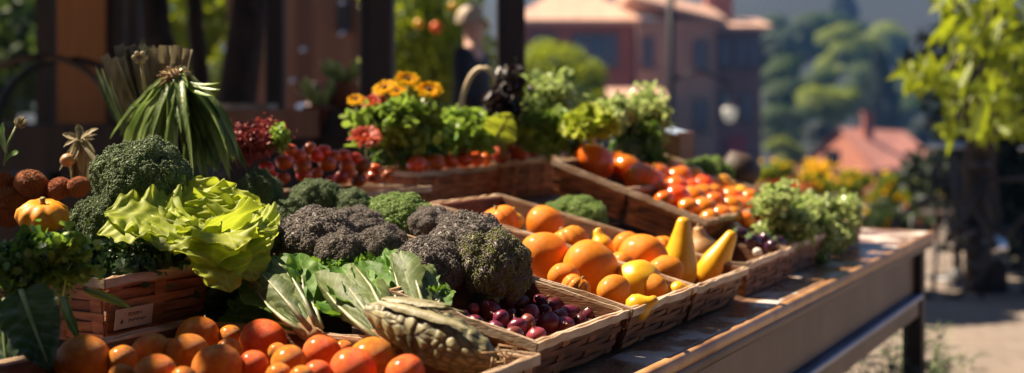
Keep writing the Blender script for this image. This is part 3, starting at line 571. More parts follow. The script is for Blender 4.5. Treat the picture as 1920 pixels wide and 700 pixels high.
# brown board wall with a dark doorway between slim and thick posts, and leaning trunks
t = thing('shed', 'brown timber shed wall with dark slot window between the posts', 'shed', (-2.0, 13.0, .23))
a = MB(); g = np.random.default_rng(2)
for i_ in range(12):
    x = at(440, 0, 14)[0] + i_*.155; a.box((x, 14+.01*g.uniform(-1,1), 2.0), np.eye(3), (.074, .03, 1.8), tint=g.uniform(.5, 1.3))
a.build('board_wall', m_brown, t, smooth=False)
a = MB(); p = at(645, 30, 13.9); a.box(p, np.eye(3), (.08, .03, .18)); a.build('slot_window', m_black, t, smooth=False)
for i_, (px, py, lb) in enumerate(((571, 92, 'chrome glint disc added on the brown board wall, left of the slot window'), (643, 62, 'chrome glint disc added just below the slot window'), (551, 150, 'low chrome glint disc added beside the slim black post'), (643, 4, 'highest chrome glint disc, added above the slot window'))):
    a = MB(); p = at(px, py, 13.9); a.lathe([(0,-.01),(.05,-.006),(.055,.004),(.03,.012),(0,.02)], 20, p-[0,.06,0], (-.18,-.42,.62)); tag(a.build('glint_disc', m_chrome), lb, 'lid', 'chrome discs added for glints on the shed wall')  # chrome discs added only to give bright glints on the wall
def trunk(label, pts, rad, Y):
    P = [at(px, py, Y) for px, py in pts]; base = P[-1].copy(); base[2] = 0; P.append(base); t = thing('tree_trunk', label, 'tree trunk', base, 'bare tree trunks behind the stall')
    a = MB(); a.tube(P[::-1], [r*Y/F for r in rad], 12); a.build('bark_trunk', m_bark, t)
trunk('wide leaning dark trunk left of the slim black post', [(475,-60),(462,60),(445,180)], [40,38,34,30], 8.5)
trunk('dark trunk curving behind the husk bundle', [(282,-60),(292,60),(330,180)], [34,34,30,30], 8.8)
trunk('thinner dark trunk between the curved trunk and the leaning one', [(362,-60),(368,60),(380,190)], [18,18,16,14], 9.2)
# hooped handcart
t = thing('handcart', 'black handcart with a curved metal hoop at the far left', 'handcart', (-2.2, 5.6, 0))
for dy, nm in ((0, 'hoop'), (.35, 'hoop')):
    a = MB(); an = np.linspace(0, np.pi, 24); c = at(75, 235, 5.6); a.tube([(c[0]-.33*math.cos(q_), 5.6+dy, c[2]+.30*math.sin(q_)) for q_ in an], .016, 8); a.build(nm, m_apron if dy == 0 else m_black, t)
a = MB(); a.box((c[0], 5.78, c[2]-.1), np.eye(3), (.45, .3, .1)); a.build('tray', m_post, t, smooth=False)
for sx in (-.3, .3):
    a = MB(); an = np.linspace(0, 2*np.pi, 33); a.tube([(c[0]+sx*1.1+0*q_, 5.78+.3*math.cos(q_), .32+.3*math.sin(q_)) for q_ in an], .02, 8, caps=False)
    for q_ in range(8): a.tube([(c[0]+sx*1.1, 5.78, .32), (c[0]+sx*1.1, 5.78+.3*math.cos(q_*.785), .32+.3*math.sin(q_*.785))], .008, 5)
    a.build('wheel', m_black, t)
a = MB(); a.tube([(c[0], 5.78, .32), (c[0], 5.78, c[2]-.15)], .03, 8); a.tube([(c[0]-.33, 5.78, .32), (c[0]+.33, 5.78, .32)], .02, 8); a.build('axle_frame', m_black, t)
# side counter with potted plants behind the dark red greens
t = thing('side_counter', 'brown wooden side counter with a pale slab behind the red amaranth', 'counter', (-1.0, 5.5, 0))
a = MB(); p0, p1 = at(420, 205, 5.6), at(610, 205, 5.6); cx = (p0[0]+p1[0])/2; a.box((cx, 5.7, p0[2]-.06), np.eye(3), ((p1[0]-p0[0])/2, .3, .06)); a.build('counter_top', m_brown, t, smooth=False)
a = MB(); a.box((cx, 5.7, (p0[2]-.12)/2), np.eye(3), ((p1[0]-p0[0])/2-.04, .24, (p0[2]-.12)/2)); a.build('counter_body', m_post, t, smooth=False)
a = MB(); a.box((at(465, 0, 5.7)[0], 5.7, p0[2]+.012), np.eye(3), (.11, .12, .012)); tag(a.build('chopping_board', m_rim, smooth=False), 'pale sunlit board lying on the brown side counter', 'board')
def potted(label, px, Y, zt, seed):
    g = np.random.default_rng(seed); x = at(px, 0, Y)[0]; t = thing('potted_plant', label, 'plant', (x, Y, zt), 'potted plants on the side counter')
    a = MB(); a.lathe([(0,0),(.05,0),(.07,.1),(.075,.1),(.075,.115),(.06,.115),(.058,.1),(0,.1)], 20, (x, Y, zt)); a.build('pot', m_wall1, t)
    a = MB()
    for i_ in range(26):
        an = g.uniform(0, 6.28); l = g.uniform(.12, .24); b = np.array([x, Y, zt+.1]); l *= .72; a.rleaf(b, b+[math.cos(an)*l*.7, math.sin(an)*l*.5, l*g.uniform(.5, .95)], .02, Z*.5+[math.cos(an), math.sin(an), 0.01], .1, .1, 2, .2, .05, i_, 8, 5, 'strap', tint=g.uniform(.6, 1.3))
    a.build('foliage', m_cel, t)
zc = p0[2]
potted('pale spiky potted plant on the counter left of the yellow blooms', 600, 5.5, zc-.1, 1); potted('pale green potted plant nearest the thick post', 640, 5.55, zc, 2)
a = MB(); xx = at(650, 0, 5.7)[0]; a.box((xx, 5.7, zc-.06), np.eye(3), (.14, .25, .06)); a.box((xx, 5.7, (zc-.12)/2), np.eye(3), (.12, .2, (zc-.12)/2)); tag(a.build('plant_stand', m_post, smooth=False), 'dark low stand carrying the potted plant by the thick post', 'stand')

# stall roof: shades the left half of the display
t = thing('stall_roof', 'dark slatted stall roof overhead on the left, out of view', 'roof', (-1.5, 4.6, 2.6))
ROOF_SLATS = []
a = MB()
def roof_rect(x0, x1, y0, y1): a.box(((x0+x1)/2, (y0+y1)/2, 2.6), np.eye(3), ((x1-x0)/2, (y1-y0)/2, .02))
roof_rect(-4.6, -2.06, 1.6, 9.6); roof_rect(-2.06, -1.0, 4.3, 9.6)
roof_rect(-1.92, -1.69, 3.15, 3.45); roof_rect(-1.69, -1.60, 3.30, 3.40)  # loose boards and slats from here on, added to shade single bundles and fruit
for x0_, x1_ in ((-1.95,-1.87),(-1.80,-1.75),(-1.68,-1.655)): roof_rect(x0_, x1_, 2.1, 2.66)
for i_ in range(5): roof_rect(-1.66+i_*.08, -1.66+i_*.08+.045, 3.40, 3.62)
a.build('roof_board', m_post, t, smooth=False)

# awning and hedge added on the viewer's side to block sky light, both unseen
t = thing('sky_blocking_awning', 'dark cloth awning added to block sky light on the near side, outside the picture', 'awning', (0, -1.6, 0))
a = MB(); a.box((0, -1.75, 2.75), np.eye(3), (5.5, 3.1, .01)); a.build('blocking_cloth', m_jacket, t, smooth=False)
for px_, py_ in ((-5.3,-4.7),(5.3,-4.7),(5.3,1.2)): a = MB(); a.box((px_, py_, 1.37), (Z,(1,0,0),(0,1,0)), (1.37,.04,.04), bev=.004); a.build('blocking_post', m_post, t, smooth=False)
a = MB(); a.box((0, -5.6, 1.3), np.eye(3), (6.5, .35, 1.3)); a.build('sky_blocking_hedge', m_treed, t, smooth=False)

# ------------------------------------------------------------------ people in the background
def person(label, px, ytop, Y, zfoot, hgt, coat, trous, hair, face_dir, seed=0):
    x = at(px, 0, Y)[0]; t = thing('person', label, 'person', (x, Y, zfoot)); s = hgt/1.75
    fd = nrm([*face_dir, 0]); sd = np.cross(fd, Z)
    P = lambda a, b, c: np.array([x, Y, zfoot]) + sd*a*s + fd*b*s + Z*c*s
    def skin(name, pts, edges, rad, mat, root=0):
        me = bpy.data.meshes.new(name); me.from_pydata([tuple(p-np.array(t.location)) for p in pts], edges, []); me.update(); o = bpy.data.objects.new(name, me); COL.objects.link(o); o.parent = t
        md = o.modifiers.new('skin', 'SKIN'); md.use_smooth_shade = True
        for i_, r in enumerate(rad): me.skin_vertices[0].data[i_].radius = (r*s, r*s)
        me.skin_vertices[0].data[root].use_root = True
        ss = o.modifiers.new('sub', 'SUBSURF'); ss.levels = 2; ss.render_levels = 2; me.materials.append(mat); return o
    J = [P(0,0,.95), P(0,0,1.15), P(0,0,1.38), P(0,.01,1.5), P(0,.02,1.58), P(0,.02,1.7),
         P(.18,0,1.42), P(.24,.02,1.15), P(.2,.2,1.0), P(.17,.3,.98), P(-.18,0,1.42), P(-.24,.02,1.15), P(-.2,.2,1.0), P(-.17,.3,.98),
         P(.1,0,.9), P(.11,.02,.5), P(.11,-.02,.08), P(.11,.14,.03), P(-.1,0,.9), P(-.11,.02,.5), P(-.11,-.02,.08), P(-.11,.14,.03)]
    E = [(0,1),(1,2),(2,3),(3,4),(4,5),(2,6),(6,7),(7,8),(8,9),(2,10),(10,11),(11,12),(12,13),(0,14),(14,15),(15,16),(16,17),(0,18),(18,19),(19,20),(20,21)]
    rd = [.13,.12,.13,.055,.085,.08,.055,.042,.032,.03,.055,.042,.032,.03,.085,.06,.04,.03,.085,.06,.04,.03]
    skin('body', J, E, rd, m_skin)
    skin('jacket', [P(0,0,.88), P(0,0,1.15), P(0,0,1.44), P(.2,0,1.43), P(.255,.02,1.15), P(.21,.19,1.01), P(-.2,0,1.43), P(-.255,.02,1.15), P(-.21,.19,1.01)], [(0,1),(1,2),(2,3),(3,4),(4,5),(2,6),(6,7),(7,8)], [.17,.155,.16,.075,.062,.05,.075,.062,.05], coat)
    skin('trousers', [P(0,0,.92), P(.1,0,.85), P(.115,.02,.5), P(.115,-.01,.1), P(-.1,0,.85), P(-.115,.02,.5), P(-.115,-.01,.1)], [(0,1),(1,2),(2,3),(0,4),(4,5),(5,6)], [.15,.105,.078,.06,.105,.078,.06], trous)
    # face features and hair
    a = MB()
    for sx in (-.034, .034): a.lathe([(0,-.012),(.012,0),(0,.012)], 8, P(sx,.10,1.66), fd)
    a.build('eyes', m_haird, t)
    a = MB(); a.tube([P(0,.10,1.67), P(0,.125,1.63), P(0,.10,1.615)], [.01*s,.016*s,.01*s], 8)
    for sx in (-.085, .085): a.lathe([(0,-.03*s),(.016*s,0),(0,.03*s)], 8, P(sx,.02,1.64), Z)
    a.build('nose_and_ears', m_skin, t)
    a = MB(); h_ = MB(); n = 24; v = []
    for i_ in range(9):
        ph = i_/8*1.75
        for j_ in range(n):
            th = j_/n*2*np.pi; d = sd*math.sin(ph)*math.cos(th)*.105 + fd*(math.sin(ph)*math.sin(th)*.115) + Z*math.cos(ph)*.115
            if math.sin(th) > .2 and ph > .95: d = d*.8
            v.append(P(0,.0,1.665)+d*s)
    h_.add(v, np.array([[i_*n+j_, i_*n+(j_+1) % n, (i_+1)*n+(j_+1) % n, (i_+1)*n+j_] for i_ in range(8) for j_ in range(n)])); h_.build('hair', hair, t)
    return t
person('person in dark jacket with light hair standing between the posts', 884, 25, 9.0, .25, 1.74, m_jacket, m_jacket, m_hairl, (1, -.25))
person('small dark haired person in blue and red before the brown wall', 590, 75, 13.3, .23, 1.30, m_blueshirt, m_redc, m_haird, (-.2, -.95))

# ------------------------------------------------------------------ the table
S0, S1, TW = -1.7, 2.767, 1.42
t = thing('market_table', 'long worn wooden market table carrying the produce display', 'table', W((S0+S1)/2, TW/2, -H))
a = MB()
for i_ in range(7):
    w0 = .012 + (TW-.012)*i_/7; w1 = .012+(TW-.012)*(i_+1)/7 - .003; a.box(W((S0+S1)/2, (w0+w1)/2, -.013), (U, V, Z), ((S1-S0)/2-.012, (w1-w0)/2, .013), bev=.002)
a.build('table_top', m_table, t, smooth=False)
a = MB(); 
def rail(t0, z, ht, hz, s0=S0, s1=S1, bev=.006): a.box(W((s0+s1)/2, t0, z), (U, V, Z), ((s1-s0)/2, ht, hz), bev=bev)
rail(.0, -.0125, .012, .0145); 
a.box(W(S1-.003, TW/2, -.0125), (V, U, Z), (TW/2-.01, .009, .0145), bev=.004)
a.build('edge_moulding', m_edge, t)
a = MB(); rail(.012, -.040, .014, .0125, S0, S1-.02, .004); a.box(W(S1-.025, TW/2, -.040), (V, U, Z), (TW/2-.03, .012, .0125), bev=.003); a.build('under_moulding', m_apron, t)
a = MB(); rail(.06, -.130, .012, .078, S0+.05, S1-.1, .001); a.box(W(S1-.08, TW/2, -.130), (V, U, Z), (TW/2-.1, .012, .078)); a.build('apron', m_apron, t, smooth=False)
a = MB(); rail(.045, -.222, .028, .010, S0+.05, S1-.1, .004); a.build('sky_tinted_rail', m_bluerail, t, smooth=False)
a = MB(); rail(.05, -.262, .02, .030, S0+.05, S1-.1, .004); a.build('lower_rail', m_apron, t, smooth=False)
for s_, t_ in ((S1-.07, .055), (S1-.07, TW-.08), (S0+.1, .055), (S0+.1, TW-.08)):
    a = MB(); a.box(W(s_, t_, -.053-(H-.053)/2), (Z, U, V), ((H-.053)/2, .034, .034), bev=.004); a.build('leg', m_post, t, smooth=False)

# sloping riser and rear shelf that carry the crates
t = thing('display_riser', 'low sloping wooden riser under the middle crates', 'riser', W(.5, .1, 0))
TS = math.tan(R(14)); a = MB(); aw = nrm(V+Z*TS); an_ = np.cross(U, aw); an_ = an_ if an_[2] > 0 else -an_
a.box(W(.55, .44, .005+.34*TS-.012), (U, aw, an_), (.75, .36, .007), tint=.8); a.build('riser_board', m_board, t, smooth=False)
a = MB()
for s_ in (-.18, .55, 1.28): a = MB(); a.box(W(s_, .62, .05), (U, V, Z), (.01, .15, .05)); a.build('riser_leg', m_board, t, smooth=False)
t = thing('rear_shelf', 'dark raised rear shelf holding the back row of crates', 'shelf', W(1.2, 1.1, 0))
a = MB(); a.box(W(1.25, 1.12, .155), (U, V, Z), (1.1, .26, .01)); a.build('shelf_board', m_board, t, smooth=False)
a = MB()
for s_ in (.2, 1.25, 2.3): a = MB(); a.box(W(s_, 1.12, .0735), (U, V, Z), (.015, .24, .07)); a.build('shelf_leg', m_board, t, smooth=False)

# ------------------------------------------------------------------ woven crates
def crate(label, s0, s1, t0, t1, z0, h, tilt=0.0, seed=0, pitch=.10, rows=6, dark=1.0, name='woven_crate', board_sides=False, mat=None):
    mat = mat or m_splint
    g = np.random.default_rng(seed); o = thing(name, label, 'crate', W(s0, t0, z0), 'woven splint crates on the market table')
    ta = R(tilt); ww = V*math.cos(ta)+Z*math.sin(ta); nn = -V*math.sin(ta)+Z*math.cos(ta); L = s1-s0; D = (t1-t0)/math.cos(ta); O = W(s0, t0, z0)
    fl = .13*h
    P = lambda a_, b_, c_: O + U*a_ + ww*b_ + nn*c_
    sides = [('front', P(fl, fl, 0), P(L-fl, fl, 0), -ww), ('back', P(fl, D-fl, 0), P(L-fl, D-fl, 0), ww), ('near', P(fl, fl, 0), P(fl, D-fl, 0), -U), ('far', P(L-fl, fl, 0), P(L-fl, D-fl, 0), U)]
    rim = MB()
    for nm, A, B, out in sides:
        m = MB(); al = nrm(B-A); LL = np.linalg.norm(B-A); npi = max(2, round(LL/pitch)); pt = LL/npi; rh = h/rows
        for r_ in range(rows):
            f_ = (r_+.5)/rows; ex = fl*f_; k_ = npi*6+1; x = np.linspace(-ex, LL+ex, k_)
            off = .0028*np.cos(np.pi*x/pt + r_*np.pi + g.uniform(-.5,.5))
            wob = g.normal(0, .0006, k_).cumsum()*.15
            pts = A + al[None]*x[:, None] + out[None]*(ex+off)[:, None] + nn[None]*(h*f_+wob)[:, None]
            m.sweep(pts, .0012, rh*g.uniform(.36,.49), nrm(nn+out*.13), tint=dark*g.uniform(.5, 1.25))
        for q_ in range(npi+1):
            x = min(max(q_*pt, .012), LL-.012); c0 = A+al*x; up = nrm(nn*h+out*fl)
            m.box(c0+up*h*.5, (up, al, nrm(np.cross(up, al))), (h*.5, .013 if 0 < q_ < npi else .012, .0012), tint=dark*g.uniform(.7, 1.25))
        if True:
            up = nrm(nn*h+out*fl); m.box((A+B)/2+up*h*.49-out*.0065, (al, up, nrm(np.cross(up, al))), (LL/2-.004, h*.48, .0015), tint=dark*.55)
        m.build('side_panel', mat, o, smooth=False)
        # rim slats, outside and inside, of slightly uneven height
        for sgn, hh in ((1, .0075), (-1, .0062)):
            k_ = 14; x = np.linspace(-fl-.004*sgn, LL+fl+.004*sgn, k_); wob = g.normal(0, .0012, k_)
            pts = A + al[None]*x[:, None] + out[None]*(fl+.0045*sgn) + nn[None]*(h-.004+wob)[:, None]
            rim.sweep(pts, .0018, hh, nn, tint=g.uniform(.75, 1.15)*(dark*.5+.5))
    rim.build('rim', m_rim, o, smooth=False)
    m = MB(); nb = max(3, int(D/.06))
    for i_ in range(nb): m.box(P(L/2, fl+(D-2*fl)*(i_+.5)/nb, .004), (U, ww, nn), (L/2-fl, (D-2*fl)/nb*.46, .0015), tint=dark*g.uniform(.5, .8))
    m.build('bottom', m_splint, o, smooth=False)
    return o
cr_or = crate('wide low woven crate of oranges at the bottom left', -.78, -.31, .04, .70, .003, .075, 0, 1)
cr_on = crate('woven crate of dark purple onions at the table front', -.235, .122, .095, .36, .006, .078, 13, 2)
cr_pu = crate('woven crate of orange pumpkins right of the purple onions', .13, .465, .088, .70, .006, .080, 13, 3, board_sides=True)
cr_go = crate('woven crate of tall yellow squash right of the pumpkins', .475, .80, .088, .72, .006, .078, 13, 4, board_sides=True)
cr_mx = crate('woven crate of small purple aubergines and garlic before the celery', .90, 1.28, .10, .31, .003, .078, 0, 5)
cr_c1 = crate('woven crate half hidden under overflowing celery leaves', 1.33, 1.80, .115, .36, .003, .08, 0, 6)
cr_c2 = crate('farthest small crate at the bare end of the table', 1.86, 2.27, .14, .36, .003, .085, 0, 7)
cr_t1 = crate('lower sloping crate of glossy red and orange tomatoes', 1.2, 1.98, .33, .55, .065, .09, 18, 8, board_sides=True)
cr_t2 = crate('upper sloping crate of large red tomatoes, left end', 1.2, 1.98, .555, .775, .14, .09, 18, 9, board_sides=True)
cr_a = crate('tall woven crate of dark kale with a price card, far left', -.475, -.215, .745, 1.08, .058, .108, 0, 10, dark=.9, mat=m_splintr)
cr_b0 = crate('shaded woven crate heaped with small dark red tomatoes', .30, .83, .93, 1.16, .165, .075, 0, 11, dark=.85)
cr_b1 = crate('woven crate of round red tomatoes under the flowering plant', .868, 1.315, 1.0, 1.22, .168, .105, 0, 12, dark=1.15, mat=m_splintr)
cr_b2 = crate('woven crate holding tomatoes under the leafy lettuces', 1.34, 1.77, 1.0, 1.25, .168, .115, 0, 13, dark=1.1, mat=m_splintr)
cr_l = crate('low dark crate of rust coloured fruit at the left edge', -.5, -.05, 1.12, 1.4, .04, .10, 0, 14, dark=.7)

# price card on the tall crate with its faint marks
pl = W(-.478, .745, 0); A = at(124, 605, 2.085)
card = thing('price_card', 'small blank looking pinkish price card with faint scribbles on the tall crate', 'price card', W(-.455, .735, .085))
c0 = W(-.421, .734, .1); up = nrm(Z+V*-.13); nn_ = nrm(np.cross(U, up)); nn_ = nn_ if nn_ @ V < 0 else -nn_
a = MB(); a.box(c0, (U, up, nn_), (.042, .017, .0008)); a.build('card_sheet', m_card, card, smooth=False)
a = MB(); g = np.random.default_rng(4)
def mark(x, y, w_, h_, m=None): (m or a).box(c0+U*x+up*y+nn_*.0012, (U, up, nn_), (w_, h_, .0003))
# upper red word: a run of letter strokes like « EWEE = »
for x in (-.014, -.009, -.0035, .0015, .006): mark(x, .006, .0006, .0030); mark(x+.0018, .006+g.uniform(-.0025,.0025), .0016, .0005); mark(x+.0018, .006+g.uniform(-.002,.002), .0014, .0005)
mark(.0135, .0075, .003, .0005); mark(.0135, .0052, .003, .0005); a.build('red_writing', m_ink, card, smooth=False)
a = MB()
for i_ in range(12): x = -.012+i_*.0034; mark(x, -.0045+.0006*math.sin(i_*2), .0005, .0016+.0012*(i_ % 3 == 0)); mark(x+.0012, -.0045+g.uniform(-.0016,.0016), .0012, .0004)
mark(-.028, -.0055, .0026, .0022); mark(-.028, -.002, .0014, .0012); a.build('dark_writing', m_inkb, card, smooth=False)

# ------------------------------------------------------------------ fruit
def sph_prof(r, sq=1.0, n=14, dimple=.0):
    th = np.linspace(-np.pi/2, np.pi/2, n); return [(max(0, r*math.cos(a_)), r*sq*math.sin(a_) - dimple*r*math.exp(-((math.pi/2-a_)/.35)**2)) for a_ in th]
ORD = ['first', 'second', 'third', 'fourth', 'fifth', 'sixth', 'seventh', 'eighth', 'ninth', 'tenth', 'eleventh', 'twelfth']
def row_labels(items, rows, tail, noun):
    """items (px,py,...) -> list of labels «noun, n-th from left in the back row of tail»"""
    idx = sorted(range(len(items)), key=lambda q_: items[q_][1]); names = {1: [''], 2: ['upper row', 'lower row'], 3: ['upper row', 'middle row', 'lower row'], 4: ['top row', 'second row down', 'third row down', 'bottom row'], 5: ['top row', 'second row down', 'third row down', 'fourth row down', 'bottom row']}[rows]
    out = [None]*len(items); n = len(items); cut = [round(n*q_/rows) for q_ in range(rows+1)]
    for r_ in range(rows):
        part = sorted(idx[cut[r_]:cut[r_+1]], key=lambda q_: items[q_][0])
        for k_, q_ in enumerate(part):
            pos = 'leftmost' if k_ == 0 else 'rightmost' if k_ == len(part)-1 else f'{ORD[k_]} from left'
            out[q_] = f"{noun(items[q_])}, {pos} in the {names[r_]} of {tail}" if names[r_] else f"{noun(items[q_])}, {pos} of {tail}"
    return out
IV = []; ph_ = (1+5**.5)/2
for a_, b_ in ((-1,ph_),(1,ph_),(-1,-ph_),(1,-ph_)): IV.append((a_,b_,0))
for a_, b_ in ((-1,ph_),(1,ph_),(-1,-ph_),(1,-ph_)): IV.append((0,a_,b_))
for a_, b_ in ((ph_,-1),(ph_,1),(-ph_,-1),(-ph_,1)): IV.append((a_,0,b_))
IV = np.array(IV)/np.linalg.norm(IV[0]); IF = np.array([[0,11,5],[0,5,1],[0,1,7],[0,7,10],[0,10,11],[1,5,9],[5,11,4],[11,10,2],[10,7,6],[7,1,8],[3,9,4],[3,4,2],[3,2,6],[3,6,8],[3,8,9],[4,9,5],[2,4,11],[6,2,10],[8,6,7],[9,8,1]])
# prototypes (each reused by copying the thing and its parts)
def proto_fruit(kind):
    t = thing(kind['name'], '-', kind['cat'], (0,0,0)); parts = []
    a = MB(); a.lathe(kind['prof'], kind.get('seg', 36), ribs=kind.get('ribs', 0), amp=kind.get('amp', 0), lump=kind.get('lump', 0), bend=kind.get('bend', 0), seed=kind.get('seed', 0), sharp=kind.get('sharp', 1.0)); parts.append(a.build(kind.get('skin', 'skin'), kind['mat'], t))
    if kind.get('warts'):
        a = MB(); g = np.random.default_rng(2); d = g.normal(size=(1100,3)); d /= np.linalg.norm(d, axis=1)[:, None]; a.scatter(IV, IF, d*[1,1,.85], rots(1100, g=g), g.uniform(.03,.07,1100), g.uniform(.6,1.3,1100)); parts.append(a.build('warty_rind', kind['mat'], t))
    if kind.get('stem') == 'calyx':
        a = MB(); zt = max(p[1] for p in kind['prof'])*kind.get('cz', .9)
        for q_ in range(5):
            an = q_*1.257; b = np.array([0, 0, zt+.02]); a.rleaf(b, b+[.5*math.cos(an), .5*math.sin(an), -.03], .09, Z, .2, .05, 1, .1, 0, q_, 6, 4, 'strap')
        a.tube([(0,0,zt-.05), (.03,0,zt+.16), (.06,.03,zt+.26)], [.06,.04,.05], 6); parts.append(a.build('calyx', m_calyx, t))
    elif kind.get('stem') == 'button':
        a = MB(); zt = max(p[1] for p in kind['prof']); a.lathe([(.10,-.03),(.09,.01),(.04,.03),(0,.03)], 10, (0,0,zt*kind.get('cz', .97))); parts.append(a.build('stem_button', m_stub, t))
    elif kind.get('stem') == 'stub':
        a = MB(); zt = max(p[1] for p in kind['prof'])*kind.get('cz', .92); a.tube([(0,0,zt-.08), (.01,0,zt+.08), (.07,.02,zt+.25)], [.16,.09,.11], 8); parts.append(a.build('stem_stub', m_stub, t))
    elif kind.get('stem') == 'tip':
        a = MB(); zt = max(p[1] for p in kind['prof']); a.tube([(0,0,zt-.15), (.02,0,zt+.08), (.05,.02,zt+.22)], [.14,.05,.02], 8); parts.append(a.build('neck_tip', m_root, t))
        a = MB(); zb = min(p[1] for p in kind['prof'])
        for q_ in range(9): an = q_*.7; a.tube([(.03*math.cos(an), .03*math.sin(an), zb+.05), (.12*math.cos(an), .12*math.sin(an), zb-.12)], [.012,.004], 4)
        parts.append(a.build('root_tuft', m_root, t))
    return t, parts
pumpkin_prof = [(0,.62),(.12,.66),(.3,.74),(.55,.74),(.8,.58),(.96,.3),(1.0,.0),(.95,-.32),(.75,-.62),(.45,-.76),(.15,-.74),(0,-.7)][::-1]
pear_prof = [(0,-1.0),(.3,-.97),(.6,-.82),(.8,-.5),(.86,-.1),(.82,.35),(.70,.85),(.55,1.35),(.41,1.85),(.33,2.2),(.24,2.36),(0,2.42)]
gourd_prof = [(0,-.85),(.4,-.8),(.8,-.5),(.95,0),(.82,.42),(.55,.72),(.38,1.0),(.34,1.25),(.28,1.4),(0,1.45)]
onion_prof = [(0,-.82),(.2,-.8),(.6,-.62),(.9,-.25),(1.0,.1),(.88,.45),(.55,.72),(.22,.88),(.1,1.05),(.07,1.15)]
long_prof = [(0,-1.3),(.35,-1.2),(.7,-.85),(.85,-.3),(.85,.25),(.7,.75),(.4,1.1),(.15,1.25),(0,1.3)]
KINDS = {
 'orange': dict(name='orange', cat='orange', prof=sph_prof(1, .94, 20, .03), mat=m_orange, stem='button', lump=.012, seg=40),
 'redorange': dict(name='orange', cat='orange', prof=sph_prof(1, .92, 20, .05), mat=m_redorange, stem='button', lump=.012, seg=40),
 'tomato': dict(name='tomato', cat='tomato', prof=sph_prof(1, .82, 16, .12), mat=m_tomato, stem='calyx', ribs=10, amp=.03, lump=.02, cz=.86),
 'otomato': dict(name='tomato', cat='tomato', prof=sph_prof(1, .84, 16, .10), mat=m_tomato_o, stem='calyx', ribs=8, amp=.03, lump=.02, cz=.86),
 'ptomato': dict(name='tomato', cat='tomato', prof=sph_prof(1, .86, 16, .10), mat=m_tomato_p, stem='calyx', ribs=6, amp=.03, lump=.02, cz=.88),
 'ytomato': dict(name='tomato', cat='tomato', prof=sph_prof(1, .86, 16, .08), mat=m_tomato_y, stem='calyx', lump=.02, cz=.88),
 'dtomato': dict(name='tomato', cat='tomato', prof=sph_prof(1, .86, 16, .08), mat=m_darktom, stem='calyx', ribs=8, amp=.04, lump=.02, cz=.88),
 'pumpkin': dict(name='pumpkin', cat='pumpkin', prof=pumpkin_prof, mat=m_pump, stem='stub', ribs=11, amp=.07, sharp=5, lump=.03, seg=88, cz=.85),
 'smooth': dict(name='pumpkin', cat='pumpkin', prof=sph_prof(1, .9, 20, .06), mat=m_pump, stem='button', ribs=6, amp=.025, lump=.07, seg=48, cz=.9),
 'gourd': dict(name='gourd', cat='gourd', prof=gourd_prof, mat=m_yel, stem='button', lump=.03, bend=.12, seg=40),
 'pattypan': dict(name='pattypan_squash', cat='squash', prof=[(0,-.55),(.4,-.58),(.8,-.42),(1.0,-.05),(.93,.22),(.62,.46),(.3,.52),(0,.40)], mat=M('amber_squash_skin', (.84,.26,.006), (.90,.38,.012), 6, .4, .3, 60, coat=.15, spec=.25), stem='stub', ribs=9, amp=.11, sharp=3, seg=80, cz=.85),
 'pear': dict(name='yellow_squash', cat='squash', prof=pear_prof, mat=m_yel, stem='button', lump=.02, seg=44),
 'tan': dict(name='tan_squash', cat='squash', prof=gourd_prof, mat=m_tan, stem='stub', lump=.05, seg=40),
 'onion': dict(name='purple_onion', cat='onion', prof=onion_prof, mat=m_onion, stem='tip', lump=.05, ribs=9, amp=.02),
 'shallot': dict(name='purple_onion', cat='onion', prof=long_prof, mat=m_onion, stem='tip', lump=.06, ribs=7, amp=.04),
 'ponion': dict(name='purple_onion', cat='onion', prof=onion_prof, mat=m_pink, stem='tip', lump=.05, ribs=9, amp=.02),
 'aubergine': dict(name='small_aubergine', cat='aubergine', prof=long_prof, mat=M('aubergine_skin', (.03,.01,.03), (.07,.02,.05), 9, .16, coat=.4), stem='calyx', cz=.98),
 'garlic': dict(name='garlic_bulb', cat='garlic', prof=onion_prof, mat=M('garlic_skin', (.55,.45,.38), (.72,.66,.56), 9, .5), stem='tip', ribs=8, amp=.1),
 'apple': dict(name='green_apple', cat='apple', prof=sph_prof(1, .9, 16, .15), mat=M('apple_skin', (.25,.36,.04), (.4,.48,.08), 5, .25, coat=.2), stem='button', cz=.85),
 'rust': dict(name='rough_rind_fruit', cat='fruit', prof=sph_prof(1, .85, 22, .05), mat=m_rust, stem='button', lump=.05, seg=56, warts=True),
}
PROTO = {}
def put(kind, P, r, label, group=None, axis=None, spin=None, scl=(1,1,1)):
    if kind not in PROTO: PROTO[kind] = proto_fruit(KINDS[kind]); o = PROTO[kind][0]
    else: o = copy_tree(*PROTO[kind])
    o['label'] = label
    if group: o['group'] = group
    elif 'group' in o: del o['group']
    o.location = tuple(P)
    ax = Vector(axis) if axis is not None else Vector((rnd.uniform(-.6,.6), rnd.uniform(-.6,.6), 1))
    q_ = Vector((0,0,1)).rotation_difference(ax.normalized()) @ Euler((0,0, spin if spin is not None else rnd.uniform(0,6.28))).to_quaternion()
    o.rotation_euler = q_.to_euler(); o.scale = (r*scl[0], r*scl[1], r*scl[2])
    return o
def heap(items, kinds, plane, lab, group, Yfix=None, lift=0.0, axf=None):
    for q_, it in enumerate(items):
        px, py, r = it[:3]; P = hit(px, py, *plane) if Yfix is None else at(px, py, Yfix(px))
        put(kinds(q_, it), P, r*P[1]/F, lab[q_], group, axis=axf(q_) if axf else None)

